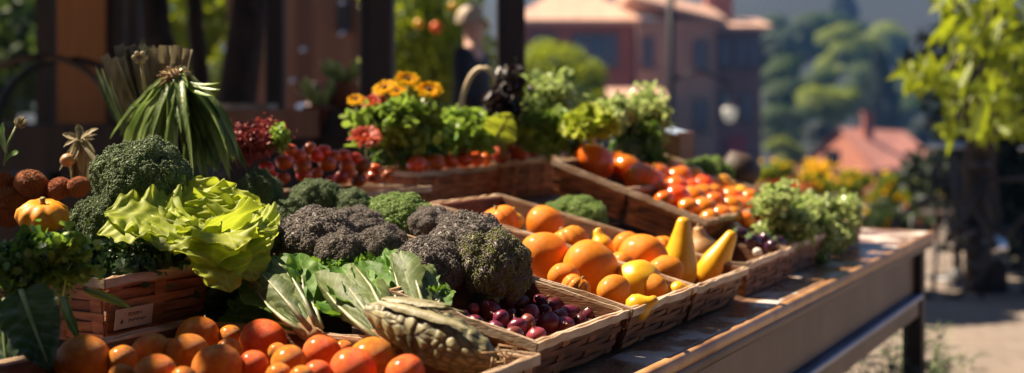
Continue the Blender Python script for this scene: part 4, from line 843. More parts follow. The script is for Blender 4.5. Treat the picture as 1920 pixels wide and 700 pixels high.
oranges = [(155,678,52,'o'),(228,676,30,'o'),(283,662,39,'o'),(371,634,42,'o'),(352,664,41,'o'),(407,690,48,'o'),(432,632,24,'o'),(428,658,25,'o'),(290,705,42,'o'),(493,641,45,'r'),(475,684,29,'r'),
  (541,680,34,'o'),(523,704,25,'o'),(566,708,24,'o'),(604,662,37,'r'),(596,700,27,'r'),(662,694,45,'r'),(696,676,46,'o'),(760,700,38,'r'),(320,648,15,'o'),(645,655,18,'o'),(228,705,24,'o'),(345,712,26,'o'),(520,660,18,'o')]
def onoun(it): return ('red orange fruit' if it[3] == 'r' else 'large orange' if it[2] > 40 else 'small orange' if it[2] < 26 else 'orange')
heap(oranges, lambda q_, it: 'redorange' if it[3] == 'r' else 'orange', (.066, 0, 0), row_labels(oranges, 3, 'the low front crate', onoun), 'oranges in the low front crate')
# a bottom layer that the visible ones rest on, just below the frame's view
onions = [(917,581,23,0),(956,561,25,0),(977,566,15,1),(957,589,13,0),(996,589,19,2),(989,606,18,2),(971,614,20,0),(929,620,20,0),(961,631,21,2),(1006,631,20,2),(1030,606,23,0),(1014,568,17,0),(1040,574,21,1),(1068,588,20,1),
  (1023,584,14,0),(1106,591,20,0),(889,606,20,1),(866,594,15,0),(889,578,11,2),(901,632,12,0),(883,621,12,0),(1060,612,19,0),(1088,604,17,0),(940,598,18,0),(1050,596,17,0)]
lab = row_labels(onions, 3, 'the onion crate', lambda it: ['dark purple onion', 'elongated purple onion', 'pinkish purple onion'][it[3]])
heap(onions, lambda q_, it: ['onion','shallot','ponion'][it[3]], (.058, .1, .22), lab, 'purple onions in the front crate', axf=lambda q_: (rnd.uniform(-1,1), rnd.uniform(-1,.6), rnd.uniform(-.1,.8)))

pump = [(1023,479,39,'smooth','orange pumpkin nearest the broccoli, left side of the crate'),(1022,421,33,'smooth','orange pumpkin at the top of the heap beside the necked gourd'),(938,418,32,'pumpkin','pale orange pumpkin at the top left behind the broccoli'),
  (1067,458,33,'pumpkin','orange pumpkin behind the largest one'),(1106,504,49,'smooth','largest round orange pumpkin in the front of the crate'),(1206,486,42,'smooth','orange squash behind the yellow round one'),(1245,512,31,'smooth','deep orange squash at the foot of the tall yellow squash'),
  (1150,546,28,'smooth','orange squash half hidden below the largest pumpkin'),(1165,496,22,'smooth','small orange squash between the largest pumpkin and the yellow one'),(1080,540,24,'pumpkin','dark orange pumpkin low under the largest one'),(1225,540,24,'smooth','small orange squash right of the yellow round one')]
pump += [(1058,518,25,'smooth','small orange pumpkin between the two largest on the left'),(1176,462,25,'smooth','orange squash wedged above the yellow round one'),(1240,468,24,'pumpkin','ribbed orange pumpkin beside the tall upright squash')]
for px, py, r, kd, lb in pump:
    r *= 1.18
    P = hit(px, py, .080, .1, .24); put(kd, P, r*P[1]/F, lb, 'pumpkins and squash in the middle crate', axis=(rnd.uniform(-.8,.8), rnd.uniform(-.1,.9), .7))
P = hit(1198, 525, .080, .1, .24); put('smooth', P-np.array([0,.02,0]), 42*P[1]/F, 'smooth bright yellow round squash in the middle crate', None, axis=(.3,-.6,.7)); yrs = [o for o in COL.objects if o.get('label', '') == 'smooth bright yellow round squash in the middle crate'][0]
for ch in [c for c in COL.objects if c.parent == yrs and c.name.startswith('skin')]:
    ch.data = ch.data.copy(); ch.data.materials[0] = m_yel; 
yrs['category'] = 'squash'; yrs.name = 'yellow_round_squash'
P = hit(966, 415, .09, .1, .24); put('gourd', P, 18*P[1]/F, 'small yellow necked gourd standing at the top of the pumpkin heap', None, axis=(-.35,0,1))
P = hit(1128, 462, .085, .1, .24); put('gourd', P, 24*P[1]/F, 'orange yellow necked gourd between the largest pumpkin and the crate wall', None, axis=(-.4,.1,1))
P = hit(1196, 576, .08, .1, .1); put('gourd', P, 27*P[1]/F, 'stubby yellow gourd lying on the front corner of the pumpkin crate', None, axis=(.9,-.4,.5))
P = hit(1272, 545, .08, .1, .1); put('gourd', P, 20*P[1]/F, 'small yellow gourd lying at the front rim of the pumpkin crate', None, axis=(1,-.1,.1))
P = hit(1273, 503, .07, .1, .2); put('pear', P, 40*P[1]/F, 'tall upright yellow squash, the taller of the two', None, axis=(.10,-.02,1))
P = hit(1335, 505, .065, .1, .2); put('pear', P, 34*P[1]/F, 'yellow squash leaning to the right at the crate corner', None, axis=(.55,-.1,1))
P = hit(1318, 470, .07, .1, .24); put('tan', P, 32*P[1]/F, 'brown tan squash between the two tall yellow squash', None, axis=(-.2,0,1))

tom = [(1114,303,32,'t'),(1153,303,18,'t'),(1177,317,24,'t'),(1209,341,32,'t'),(1235,325,17,'t'),(1257,322,17,'t'),(1272,334,22,'t'),(1270,351,19,'t'),(1267,371,22,'t'),(1301,371,20,'o'),(1318,363,16,'o'),(1318,346,16,'t'),(1338,361,14,'o'),
  (1321,390,19,'o'),(1340,378,16,'t'),(1352,402,16,'o'),(1372,371,18,'o'),(1372,388,18,'o'),(1391,388,19,'o'),(1420,393,22,'o'),(1374,404,15,'o'),(1398,412,13,'o'),(1299,329,16,'y'),(1352,347,18,'y'),(1386,364,15,'y'),(1240,355,16,'t'),
  (1295,352,14,'t'),(1405,372,15,'o'),(1245,376,16,'t'),(1290,392,18,'o'),(1330,410,16,'o'),(1365,352,14,'y')]
tom = [(a_, b_, c_*1.30, d_) for a_, b_, c_, d_ in tom]
lab = row_labels(tom, 4, 'the sloping tomato crates', lambda it: {'t': 'red orange tomato', 'o': 'peach orange tomato', 'y': 'yellow tomato'}[it[3]])
heap(tom, lambda q_, it: {'t': 'otomato', 'o': 'ptomato', 'y': 'ytomato'}[it[3]], (.150, .33, .36), lab, 'tomatoes in the sloping crates')
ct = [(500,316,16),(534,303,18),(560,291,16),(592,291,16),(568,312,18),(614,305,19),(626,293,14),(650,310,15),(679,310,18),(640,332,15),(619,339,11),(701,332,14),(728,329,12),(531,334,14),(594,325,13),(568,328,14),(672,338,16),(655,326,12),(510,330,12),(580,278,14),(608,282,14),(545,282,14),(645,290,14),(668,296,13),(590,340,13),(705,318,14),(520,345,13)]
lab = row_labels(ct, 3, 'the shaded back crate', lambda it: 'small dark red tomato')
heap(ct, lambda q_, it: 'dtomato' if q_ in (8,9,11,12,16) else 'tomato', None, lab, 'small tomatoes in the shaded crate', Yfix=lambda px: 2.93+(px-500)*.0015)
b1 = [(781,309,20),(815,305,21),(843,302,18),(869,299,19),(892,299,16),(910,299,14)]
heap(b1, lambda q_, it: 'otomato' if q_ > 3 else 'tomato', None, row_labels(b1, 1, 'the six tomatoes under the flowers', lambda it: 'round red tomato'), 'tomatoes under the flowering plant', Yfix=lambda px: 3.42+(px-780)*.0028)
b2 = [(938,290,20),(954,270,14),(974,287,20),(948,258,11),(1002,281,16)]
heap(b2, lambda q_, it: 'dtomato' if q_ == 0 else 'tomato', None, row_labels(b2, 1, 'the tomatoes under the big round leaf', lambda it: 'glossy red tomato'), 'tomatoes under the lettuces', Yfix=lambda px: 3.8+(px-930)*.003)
mx = [(1392,440,15,'aubergine'),(1412,455,17,'aubergine'),(1432,452,17,'aubergine'),(1445,462,13,'aubergine'),(1402,420,14,'garlic'),(1378,428,13,'garlic'),(1365,415,14,'garlic'),(1448,432,14,'apple'),(1472,425,15,'apple'),(1420,428,13,'ponion'),(1420,474,10,'garlic'),(1462,455,13,'aubergine')]
lab = row_labels(mx, 3, 'the mixed crate', lambda it: {'aubergine': 'small dark aubergine', 'garlic': 'pale garlic bulb', 'apple': 'green apple', 'ponion': 'pink onion'}[it[3]])
for q_, (px, py, r, kd) in enumerate(mx): P = hit(px, py, .085, .1, .15); put(kd, P, r*P[1]/F, lab[q_], 'small vegetables in the mixed crate', axis=(rnd.uniform(-1,1), -.5, .5))
ru = [(5,342,22),(58,346,31),(25,372,30),(110,354,23),(147,351,22),(14,404,26),(70,380,24)]
heap(ru, lambda q_, it: 'rust', None, row_labels(ru, 2, 'the rust coloured heap', lambda it: 'rough rust coloured fruit'), 'rough rust coloured fruit at the left edge', Yfix=lambda px: 2.55)
P = at(80, 404, 2.3); put('pattypan', P, 50*P[1]/F, 'bright orange yellow scalloped squash in front of the rust fruit', None, axis=(.1,-.25,1))

# ------------------------------------------------------------------ broccoli
def broc_mesh(seed, mat, name='broccoli', n=14000, bead=.0155, flat=.68, lumps=46):
    g = np.random.default_rng(seed); t = thing(name, '-', 'broccoli', (0,0,0))
    i_ = np.arange(lumps)+.5; ph = np.arccos(1-1.25*i_/lumps); th = np.pi*(1+5**.5)*i_
    d = np.stack([np.cos(th)*np.sin(ph), np.sin(th)*np.sin(ph), np.cos(ph)*flat], -1); C = d*.72*g.uniform(.88, 1.1, (lumps, 1)); rl = g.uniform(.17, .31, lumps)
    m = MB()
    for c, r in zip(C, rl): m.scatter(IV, IF, np.array([c]), np.eye(3)[None], r*.95, .35)
    m.scatter(IV, IF, np.zeros((1,3)), np.eye(3)[None], .62, .35)
    P = []; T_ = []
    k_ = g.choice(lumps, n*3, p=rl**2/np.sum(rl**2)); dd = g.normal(size=(n*3, 3)); dd /= np.linalg.norm(dd, axis=1)[:, None]
    bump = 1+.16*np.sin(dd[:,0]*9+k_)*np.sin(dd[:,1]*9+k_*2)*np.sin(dd[:,2]*9)
    pts = C[k_]+dd*(rl[k_]*bump)[:, None]
    dist = np.linalg.norm(pts[:, None]-C[None], axis=2)-rl[None]; dist[np.arange(len(pts)), k_] = 1
    ok = (dist.min(1) > -.005) & (pts[:, 2] > -.35) & (np.linalg.norm(pts, axis=1) > .5); pts = pts[ok][:n]
    nn = len(pts); tin = g.uniform(.6, 1.35, nn)
    m.scatter(IV, IF, pts, rots(nn, g=g), bead*g.uniform(.7, 1.3, nn), tin); crown = m.build('crown', mat, t)
    m = MB()
    for c in C[::2]: m.tube([(0,0,-.75), c*.35+np.array([0,0,-.3]), c*.85], [.16,.10,.10], 8)
    m.tube([(0,0,-1.15), (0,0,-.9), (0,0,-.55), (0,0,-.2)], [.2,.22,.26,.4], 14); st = m.build('stalk', m_bstalk, t)
    return t, [crown, st]
BP = {}
def broc(kind, px, py, w_, hp, Y, label, tilt=(0,-.25,1), spin=None):
    mats = {'g': m_broc, 'l': m_brocl, 'p': m_brocp, 'm': m_brocm}
    if kind not in BP: BP[kind] = broc_mesh({'g': 1, 'l': 2, 'p': 3, 'm': 4}[kind], mats[kind]); o = BP[kind][0]
    else: o = copy_tree(*BP[kind])
    o['label'] = label; r = w_/2*Y/F/1.02; P = at(px, py+hp*.15, Y); o.location = tuple(P)
    q_ = Vector((0,0,1)).rotation_difference(Vector(tilt).normalized()) @ Euler((0,0,rnd.uniform(0,6.28) if spin is None else spin)).to_quaternion(); o.rotation_euler = q_.to_euler()
    o.scale = (r, r, hp/2*Y/F/.72)
    o['group'] = 'broccoli heads on the display'
broc('g', 268, 318, 186, 150, 2.46, 'big deep green broccoli head above the lime lettuce')
broc('g', 195, 410, 130, 120, 2.40, 'dark shaded broccoli head behind the lime lettuce, far left')
broc('g', 487, 352, 92, 90, 2.62, 'small dark green broccoli right of the lime lettuce')
broc('g', 590, 362, 100, 70, 2.70, 'low green broccoli below the small dark tomatoes')
broc('l', 738, 398, 158, 92, 2.70, 'yellow green broccoli head in the middle, below the tomato crate')
broc('p', 592, 432, 165, 110, 2.48, 'large purple grey broccoli right beside the lime lettuce')
broc('p', 640, 465, 110, 90, 2.40, 'purple broccoli just above the upright romaine leaves', spin=1)
broc('p', 716, 452, 105, 85, 2.42, 'small round purple broccoli in the centre')
broc('p', 800, 490, 150, 115, 2.28, 'purple broccoli with dark crown above the netted cabbage')
broc('p', 880, 436, 150, 100, 2.44, 'dark purple broccoli at the back beside the pumpkins', spin=2)
broc('m', 925, 487, 160, 145, 2.30, 'purple and yellow green broccoli hanging over the onion crate', (.15,-.3,1))
broc('l', 1082, 396, 128, 78, 3.2, 'yellowish broccoli resting behind the pumpkins in the crate')
broc('l', 1326, 322, 100, 80, 4.15, 'blurred green broccoli behind the orange tomatoes')
broc('g', 1172, 285, 60, 55, 3.95, 'small blurred broccoli left of the sloping tomatoes')

broc('p', 668, 418, 120, 80, 2.56, 'purple broccoli tucked behind the small round central one', spin=3)
broc('g', 655, 378, 92, 62, 2.70, 'small green broccoli left of the yellow green middle head')
broc('p', 812, 412, 100, 66, 2.58, 'purple broccoli at the back right of the yellow green middle head', spin=4)
broc('g', 545, 392, 84, 60, 2.58, 'small dark broccoli between the lime lettuce and the first purple head')
broc('p', 500, 430, 90, 80, 2.46, 'shadowed purple broccoli directly behind the lime lettuce edge', spin=5)

# ------------------------------------------------------------------ lime lettuce head
def lettuce():
    root = at(395, 515, 2.28); t = thing('lime_lettuce', 'big frilly lime green lettuce glowing in the sun on the crate', 'lettuce', root); a = MB(); rb = MB(); c = at(385, 455, 2.33)
    spec = [ # base, tip (px,py,Y), width px, up, curl, ruffle
     ((400,450,2.36),(195,400,2.30),62,(-.1,-.5,.85),.22,.22,5),((390,450,2.38),(232,362,2.42),55,(-.1,-.5,.9),.2,.25,5),((400,440,2.4),(340,342,2.46),60,(0,-.7,.7),.1,.25,4),
     ((410,450,2.38),(440,352,2.44),62,(.1,-.7,.7),.1,.25,4),((420,450,2.34),(520,430,2.30),58,(.2,-.4,.9),.28,.25,4),((420,455,2.34),(500,385,2.40),55,(.2,-.5,.9),.2,.25,4),
     ((400,445,2.32),(300,470,2.20),55,(-.1,-.5,.9),.3,.22,5),((410,450,2.3),(400,500,2.18),60,(0,-.6,.8),.4,.25,4),((415,450,2.3),(455,525,2.20),52,(.2,-.7,.7),.35,.25,4),
     ((420,455,2.32),(495,478,2.24),52,(.3,-.6,.8),.3,.25,4),((400,440,2.34),(330,405,2.26),58,(0,-.5,.9),.15,.25,4),((410,445,2.32),(420,400,2.26),60,(.1,-.6,.8),.2,.28,3),
     ((390,450,2.36),(250,440,2.24),50,(-.1,-.4,.9),.22,.22,5),((415,450,2.30),(440,470,2.17),42,(.1,-.5,.8),.35,.28,3),((405,440,2.36),(390,368,2.40),60,(0,-.6,.8),.1,.28,4),((400,450,2.42),(290,420,2.46),60,(-.1,-.5,.9),.2,.2,4),((405,460,2.28),(432,548,2.15),40,(.1,-.8,.5),.25,.25,4),((425,465,2.28),(478,528,2.18),40,(.3,-.7,.6),.3,.25,4),((390,450,2.34),(182,440,2.26),50,(-.1,-.5,.9),.2,.2,4)]
    for i_, (b, tp, wd, up, cu, ru_, fr) in enumerate(spec):
        B = at(*b); T_ = at(*tp); a.rleaf(B, T_, wd*1.35*b[2]/F, up, cu, ru_*.55, fr*.75, .10, .13, i_+3, 56, 27, 'round', tint=rnd.uniform(.85, 1.15))
        ctrl = (B+T_)/2+nrm(up)*cu*np.linalg.norm(T_-B); u_ = np.linspace(0, .55, 7)[:, None]; rb.tube((1-u_)**2*B+2*u_*(1-u_)*ctrl+u_**2*T_-nrm(up)*.001, np.linspace(.005, .0015, 7), 6)
    a.build('leaves', m_lett, t); 
    rb.tube([root, c], [.02, .03], 10); rb.build('ribs', m_rib, t)
lettuce()

# ------------------------------------------------------------------ romaine heads lying with roots to the front right
def romaine(label, root, tips, seed, outer=6, wd=34):
    Rt = at(*root); t = thing('romaine_head', label, 'lettuce', Rt, 'romaine heads lying behind the oranges'); a = MB(); st = MB(); ou = MB(); g = np.random.default_rng(seed)
    mid = sum(np.array(at(*q_)) for q_ in tips)/len(tips); ax = nrm(mid-Rt)
    for i_, q_ in enumerate(tips):
        T_ = at(*q_); off = g.normal(0, .006, 3); B = Rt+ax*.03+off; up = nrm(np.array([.25, -.75, .6])+g.normal(0, .25, 3)); w_ = wd*root[2]/F*g.uniform(.85, 1.2)
        a.rleaf(B, T_, w_, up, g.uniform(-.02, .12), .14, 3, .35, .10, seed*10+i_, 30, 17, 'romaine', tint=g.uniform(.8, 1.3))
        L = T_-B; st.tube([B-ax*.01, B+L*.25+up*.004, B+L*.5+up*.006, B+L*.78], [.006, .0045, .003, .0008], 8, tint=g.uniform(.7, .95))
    for i_ in range(outer):
        an = -1.2+2.4*i_/(outer-1); side = nrm(np.cross(ax, [0,-.5,.85])); fr_ = nrm(np.cross(side, ax)); fr_ = fr_ if fr_[1] < 0 else -fr_
        dvec = side*math.sin(an)+fr_*math.cos(an); Lh = np.linalg.norm(mid-Rt); B = Rt+dvec*.014; T_ = Rt+ax*Lh*g.uniform(.7, 1.1)+dvec*g.uniform(.024, .046)+g.normal(0, .008, 3)
        ou.rleaf(B, T_, .026*g.uniform(.8, 1.15), dvec, .10, .05, 3, -.55, .10, seed*20+i_, 34, 17, 'romaine', tint=g.uniform(.7, 1.2))
        bow = dvec*.10*2*Lh*.5
        if i_ % 2 == 0: st.tube([B+dvec*.001, B+(T_-B)*.3+bow*.84*.5+dvec*.002, B+(T_-B)*.55+bow*.5+dvec*.002, B+(T_-B)*.9+bow*.18], [.0052, .0034, .002, .0006], 8, tint=g.uniform(.65, .95))
    a.build('leaves', m_rom, t); st.build('ribs', m_rib, t); ou.build('outer_leaves', m_romout, t)
    m = MB(); m.tube([Rt+ax*.035, Rt+ax*.015, Rt, Rt-ax*.012, Rt-ax*.016], [.022, .020, .016, .012, .006], 14)
    for q_ in range(26): d = nrm(-ax+g.normal(0, .8, 3)); m.tube([Rt-ax*.01+g.normal(0,.005,3), Rt-ax*.012+d*g.uniform(.012, .028)+[0,0,-.006]], [.0016, .0006], 4)
    m.build('root_end', m_root, t)
romaine('leftmost romaine head, root end just above the red orange fruit', (588,626,2.08), [(440,560,2.30),(480,500,2.30),(520,480,2.26),(560,475,2.24),(420,590,2.26),(590,500,2.26),(455,530,2.22)], 1, 7, 38)
romaine('middle romaine head with brownish root end over the oranges', (728,640,2.00), [(600,548,2.2),(640,500,2.24),(680,492,2.22),(620,530,2.16),(705,510,2.22),(590,580,2.2),(660,520,2.16)], 2, 7, 38)
romaine('rightmost romaine leaves standing above the netted cabbage', (800,610,2.09), [(715,480,2.25),(745,520,2.2),(790,505,2.2),(830,530,2.18),(840,545,2.14),(765,490,2.26),(735,470,2.28)], 3, 5, 32)
# upright round leaves in front of the purple broccoli
def upright(label, base, tip, wd, seed):
    B, T_ = at(*base), at(*tip); t = thing('lettuce_leaf', label, 'leaf', B, 'single upright lettuce leaves'); a = MB(); a.rleaf(B, T_, wd*base[2]/F, (.1,-.9,.15), .06, .14, 3, .2, .14, seed, 36, 21, 'heart', tint=1.2); a.build('blade', m_rom, t)
    a = MB(); a.tube([B-[0,0,.02], B+(T_-B)*.4+[0,-.004,0], B+(T_-B)*.8], [.005, .004, .001], 8); a.build('midrib', m_rib, t)
upright('round upright green leaf between the lettuce and purple broccoli', (585,575,2.19), (592,488,2.24), 40, 5)
upright('crinkled upright leaf just left of centre, lit from behind', (675,570,2.17), (684,490,2.22), 42, 6)
upright('narrow dark upright leaf below the lime lettuce edge', (500,580,2.2), (505,490,2.27), 34, 7)
upright('folded pale tipped leaf in front of the centre broccoli', (745,560,2.16), (722,465,2.26), 26, 8)
upright('curled green leaf tip hanging beside the onion crate', (800,570,2.13), (836,536,2.14), 20, 9)

# ------------------------------------------------------------------ netted cabbage body
def netted():
    A_, B_ = at(690, 580, 2.02), at(905, 672, 1.93); t = thing('netted_cabbage', 'long pale netted cabbage lying between the oranges and the onion crate', 'cabbage', A_)
    ax = nrm(B_-A_); L = np.linalg.norm(B_-A_)*1.12; side = nrm(np.cross(ax, Z)); up = np.cross(side, ax); nu, nv = 150, 200
    u_ = np.linspace(0, 1, nu); v_ = np.linspace(0, 2*np.pi, nv, endpoint=False); UU, VV = np.meshgrid(u_, v_, indexing='ij')
    rad = .044*np.sin(np.pi*np.clip(UU*.93+.07, 0, 1)**1.1)**.55*(.72+.42*UU)
    g = np.random.default_rng(3); n = 210; cs = np.stack([g.uniform(0, 1, n)**.8, g.uniform(0, 2*np.pi, n)], -1)
    du = (UU[..., None]-cs[:, 0])*L/.04*1.0; dv = np.angle(np.exp(1j*(VV[..., None]-cs[:, 1]))); ds = np.sqrt((du*.75)**2+dv**2); ds.sort(-1); edge = np.clip((ds[..., 1]-ds[..., 0])/.16, 0, 1)
    rad = rad*(1+.055*edge*np.minimum(1, UU*5)) + .0012*np.sin(UU*60+VV*3)
    P = A_ + ax*(UU*L)[..., None] + side*(rad*np.cos(VV))[..., None] + up*(rad*np.sin(VV)*.95)[..., None]
    i_, j_ = np.meshgrid(np.arange(nu-1), np.arange(nv), indexing='ij'); j2 = (j_+1) % nv
    m = MB(); m.add(P.reshape(-1, 3), np.stack([i_*nv+j_, i_*nv+j2, (i_+1)*nv+j2, (i_+1)*nv+j_], -1).reshape(-1, 4), None, (.22+.85*edge**.7).ravel()); m.build('netted_body', m_net, t)
    m = MB()
    for q_ in range(4):
        an = -.6+q_*.4; d = side*math.sin(an)+up*math.cos(an); b = A_+ax*L*.1+d*.03; m.rleaf(b, A_+ax*L*g.uniform(.55,.9)+d*.056, .009, d, .06, .12, 3, -.4, .10, q_, 24, 9, 'strap', tint=g.uniform(.7, 1.25))
    m.build('wrapper_leaves', m_net, t)
    m = MB()
    for q_ in range(26): d = nrm(ax+g.normal(0, .5, 3)); m.tube([B_+ax*.012+d*.01+g.normal(0,.014,3), B_+ax*.02+d*.035+g.normal(0,.014,3)], [.0016, .0006], 4)
    m.build('frayed_end', m_root, t)
netted()

# ------------------------------------------------------------------ leafy bunches
def bunch(name, label, cat, c, r, n, leaf, mat, seed=0, lv=RND_V, lf=RND_F, stems=24, base=None, group=None, ncl=16, stem_mat=None, bias=.35, fname='foliage', cw=(.25,.5)):
    g = np.random.default_rng(seed); c = np.asarray(c, float); r = np.asarray(r, float); base = c-[0,0,r[2]] if base is None else np.asarray(base, float)
    t = thing(name, label, cat, base, group); d = g.normal(size=(ncl, 3)); d /= np.linalg.norm(d, axis=1)[:, None]; cc = c+d*r*g.uniform(.3, .75, (ncl, 1)); cr = r[None]*g.uniform(*cw, (ncl, 1))
    p, dd = cloud_pts(np.concatenate([cc, cr], 1), n, g); k_ = n//5; p[:k_] = c+(p[:k_]-c)*g.uniform(1.05, 1.5, (k_, 1)); m = MB(); m.scatter(lv, lf, p, rots(n, dd*.6+np.array([0,-.1,.5]), bias, g), leaf*g.uniform(.55, 1.35, n), g.uniform(.6, 1.3, n)); m.build(fname, mat, t)
    if stems:
        m = MB()
        for q_ in range(stems): e = p[g.integers(n)]; m.tube([base+g.normal(0, .006, 3), (base+e)/2+g.normal(0, .008, 3), e], [.0022, .0018, .0008], 5, tint=g.uniform(.7, 1.2))
        m.build('stems', stem_mat or m_stalk, t)
    return t
def R3(px, rx, ry, Y, d=None): return (rx*Y/F, d if d is not None else rx*Y/F*.7, ry*Y/F)
bunch('parsley_bunch', 'green herb bunch spilling over the left edge, far left', 'herbs', at(35, 500, 2.0), R3(0, 62, 62, 2.0), 2600, .0068, m_herb, 1, ncl=26, stems=40)
bunch('parsley_bunch', 'round leaved herb bunch right beside the tall crate', 'herbs', at(115, 495, 2.03), R3(0, 58, 58, 2.03), 1800, .0072, m_herbl, 2, ncl=22, stems=34)
bunch('kale_bunch', 'dark shaded kale filling the tall crate under the lettuce', 'kale', W(-.34, .87, .175), (.13, .13, .035), 2600, .011, m_chard, 3, lv=LV, lf=LF, ncl=30, stems=10)
def bigleaf(label, b, tp, wd, mat, up, seed, curl=.1, cat='leaf', group='large hanging leaves at the left edge', shape='heart', tint=1.0, ruf=.08):
    B, T_ = at(*b), at(*tp); t = thing('hanging_leaf', label, cat, B, group); a = MB(); a.rleaf(B, T_, wd*b[2]/F, up, curl, ruf, 3, .15, .05, seed, 40, 21, shape, tint=tint); a.build('blade', mat, t)
    u_ = np.linspace(0, .9, 8)[:, None]; ctrl = (B+T_)/2+nrm(up)*curl*np.linalg.norm(T_-B); a = MB(); a.tube((1-u_)**2*B+2*u_*(1-u_)*ctrl+u_**2*T_+nrm(up)*.001, np.linspace(.0045, .001, 8), 6); a.build('midrib', m_stalk, t)
bunch('kale_bunch', 'dark loose greens filling the corner below the lime lettuce', 'kale', at(425, 570, 2.36), R3(0, 62, 42, 2.36, .06), 900, .016, m_chard, 41, lv=LV, lf=LF, ncl=18, stems=10)
bunch('kale_bunch', 'dark green leaves packed between the romaine and the purple broccoli', 'kale', at(690, 505, 2.36), R3(0, 130, 26, 2.36, .05), 1500, .014, m_rom, 42, lv=LV, lf=LF, ncl=26, stems=10)
bigleaf('broad dark green leaf hanging down at the bottom left corner', (40,545,1.93), (95,695,1.86), 55, m_chard, (.2,-.9,.2), 1, .1, tint=1.3)
bigleaf('second dark leaf behind the broad one at the left frame edge', (10,560,1.96), (15,700,1.9), 52, m_chard, (-.2,-.9,.2), 2, .1, tint=1.0)
bigleaf('narrow pale green leaf lying across the tall crate front', (160,545,2.04), (245,578,2.02), 9, m_herbl, (0,-.7,.7), 3, .1, shape='strap')
bigleaf('thin drooping leaf right of the broad dark one', (118,560,1.98), (150,640,1.93), 9, m_herb, (0,-.8,.4), 4, .2, shape='strap')
# dried red amaranth, frilly, and its green sprig
bunch('red_amaranth', 'dark red frilly amaranth bunch behind the small tomatoes', 'greens', at(470, 262, 2.95), R3(0, 62, 38, 2.95, .07), 4200, .006, m_amar, 6, lv=LV, lf=LF, ncl=36, stems=20, stem_mat=m_amar)
bunch('green_sprig', 'curly green sprig leaning on the dark red amaranth', 'greens', at(530, 252, 2.93), R3(0, 24, 30, 2.93, .04), 900, .005, m_herbl, 7, ncl=16, stems=10)
# flowering plant
fp = at(760, 320, 3.58); bunch('flowering_plant', 'leafy marigold plant with yellow and rust blooms', 'plant', at(745, 232, 3.5), R3(0, 98, 50, 3.5, .09), 2100, .0125, m_herbl, 8, ncl=34, stems=40, base=fp, cw=(.2,.38))
bunch('flowering_plant', 'dense dark green leaves under the yellow and rust blooms', 'plant', at(760, 268, 3.58), R3(0, 80, 42, 3.58, .08), 1900, .012, m_herb, 9, ncl=28, stems=30, base=fp)
bunch('basil_bunch', 'sunlit bright green basil right of the yellow flowers', 'herbs', at(865, 242, 3.68), R3(0, 72, 42, 3.68, .08), 1700, .014, m_herbl, 10, ncl=30, stems=30, base=at(860, 300, 3.7))
def flower(label, px, py, Y, rp, kind, seed):
    g = np.random.default_rng(seed); P = at(px, py, Y); r = rp*Y/F; t = thing('marigold', label, 'flower', P, 'blooms on the flowering plant'); fd = nrm([g.uniform(-.3,.3), -.7, .95]); s1 = nrm(np.cross(fd, Z)); s2 = np.cross(s1, fd)
    a = MB(); rings = ((1.08, 11, .1), (.8, 9, .35)) if kind == 'y' else ((1.0, 18, .1), (.85, 16, .35), (.66, 14, .6), (.45, 10, .9), (.25, 7, 1.3))
    for ri, (rr, n, lift) in enumerate(rings):
        for q_ in range(n):
            an = q_*2*np.pi/n+ri*.3+g.uniform(-.12,.12); d = s1*math.cos(an)+s2*math.sin(an); L_ = r*rr*g.uniform(.85, 1.1)
            a.rleaf(P+d*r*.12, P+d*L_+fd*L_*lift*.6, r*(.34 if kind == 'y' else .19), fd, .12, .18, 2, .15, .2, seed*50+q_, 9, 6, 'round', tint=g.uniform(.75, 1.15))
    a.build('petals', m_petal if kind == 'y' else m_petr, t)
    a = MB(); a.lathe([(0,-.1*r),(r*.19,0),(r*.17,r*.10),(0,r*.16)], 14, P+fd*r*.08, fd); a.build('flower_centre', m_disc if kind == 'y' else m_petr, t)
    a = MB(); a.tube([P-fd*r*.1, P-fd*r*.2-[0,0,.05], at(760+ (px-760)*.5, 280, Y+.05)], .0018, 5); a.build('flower_stem', m_stalk, t)
flower('small yellow bloom at the left end of the flower group', 667, 188, 3.45, 18, 'y', 1); flower('rust red bloom between two yellow ones', 702, 192, 3.49, 26, 'r', 2)
flower('yellow bloom above the rust red one', 722, 166, 3.5, 24, 'y', 3); flower('topmost yellow bloom in the flower group', 764, 150, 3.53, 24, 'y', 4)
flower('large yellow bloom with dark centre on the right', 804, 170, 3.5, 28, 'y', 5); flower('lower rust red bloom facing the viewer on the left', 686, 258, 3.38, 34, 'r', 6)
flower('half hidden amber bloom in the middle of the group', 744, 172, 3.55, 20, 'y', 7)
# big round leaf
bigleaf('big bright round leaf right of the basil', (930,258,3.5), (958,212,3.48), 34, m_lett, (.1,-.9,.2), 21, .05, group=None, tint=.8)
# basket with cane hoop and dark foliage
t = thing('hoop_basket', 'dark basket with a pale cane hoop handle behind the flowers', 'basket', at(905, 300, 3.95)); c = at(905, 225, 3.95)
a = MB(); an = np.linspace(-.15, np.pi+.15, 30); a.tube([(c[0]-.072*math.cos(q_), 3.95, c[2]-.03+.19*math.sin(q_)) for q_ in an], .0085, 8); a.build('handle', m_wick, t)
a = MB(); cz = at(905, 0, 3.95)[0]
for r_ in range(9): zz = c[2]-.14+r_*.018; an = np.linspace(0, 2*np.pi, 49); ra = .07+.004*r_; a.tube([(cz+(ra+.003*math.cos(q_*12+r_*np.pi))*math.cos(q_), 3.95+(ra+.003*math.cos(q_*12+r_*np.pi))*math.sin(q_), zz) for q_ in an], .009, 6, caps=False)
a.lathe([(0,c[2]-.145),(.07,c[2]-.145),(.095,c[2]+.01)], 24, (cz, 3.95, 0)); a.build('basket_body', m_dkwick, t)
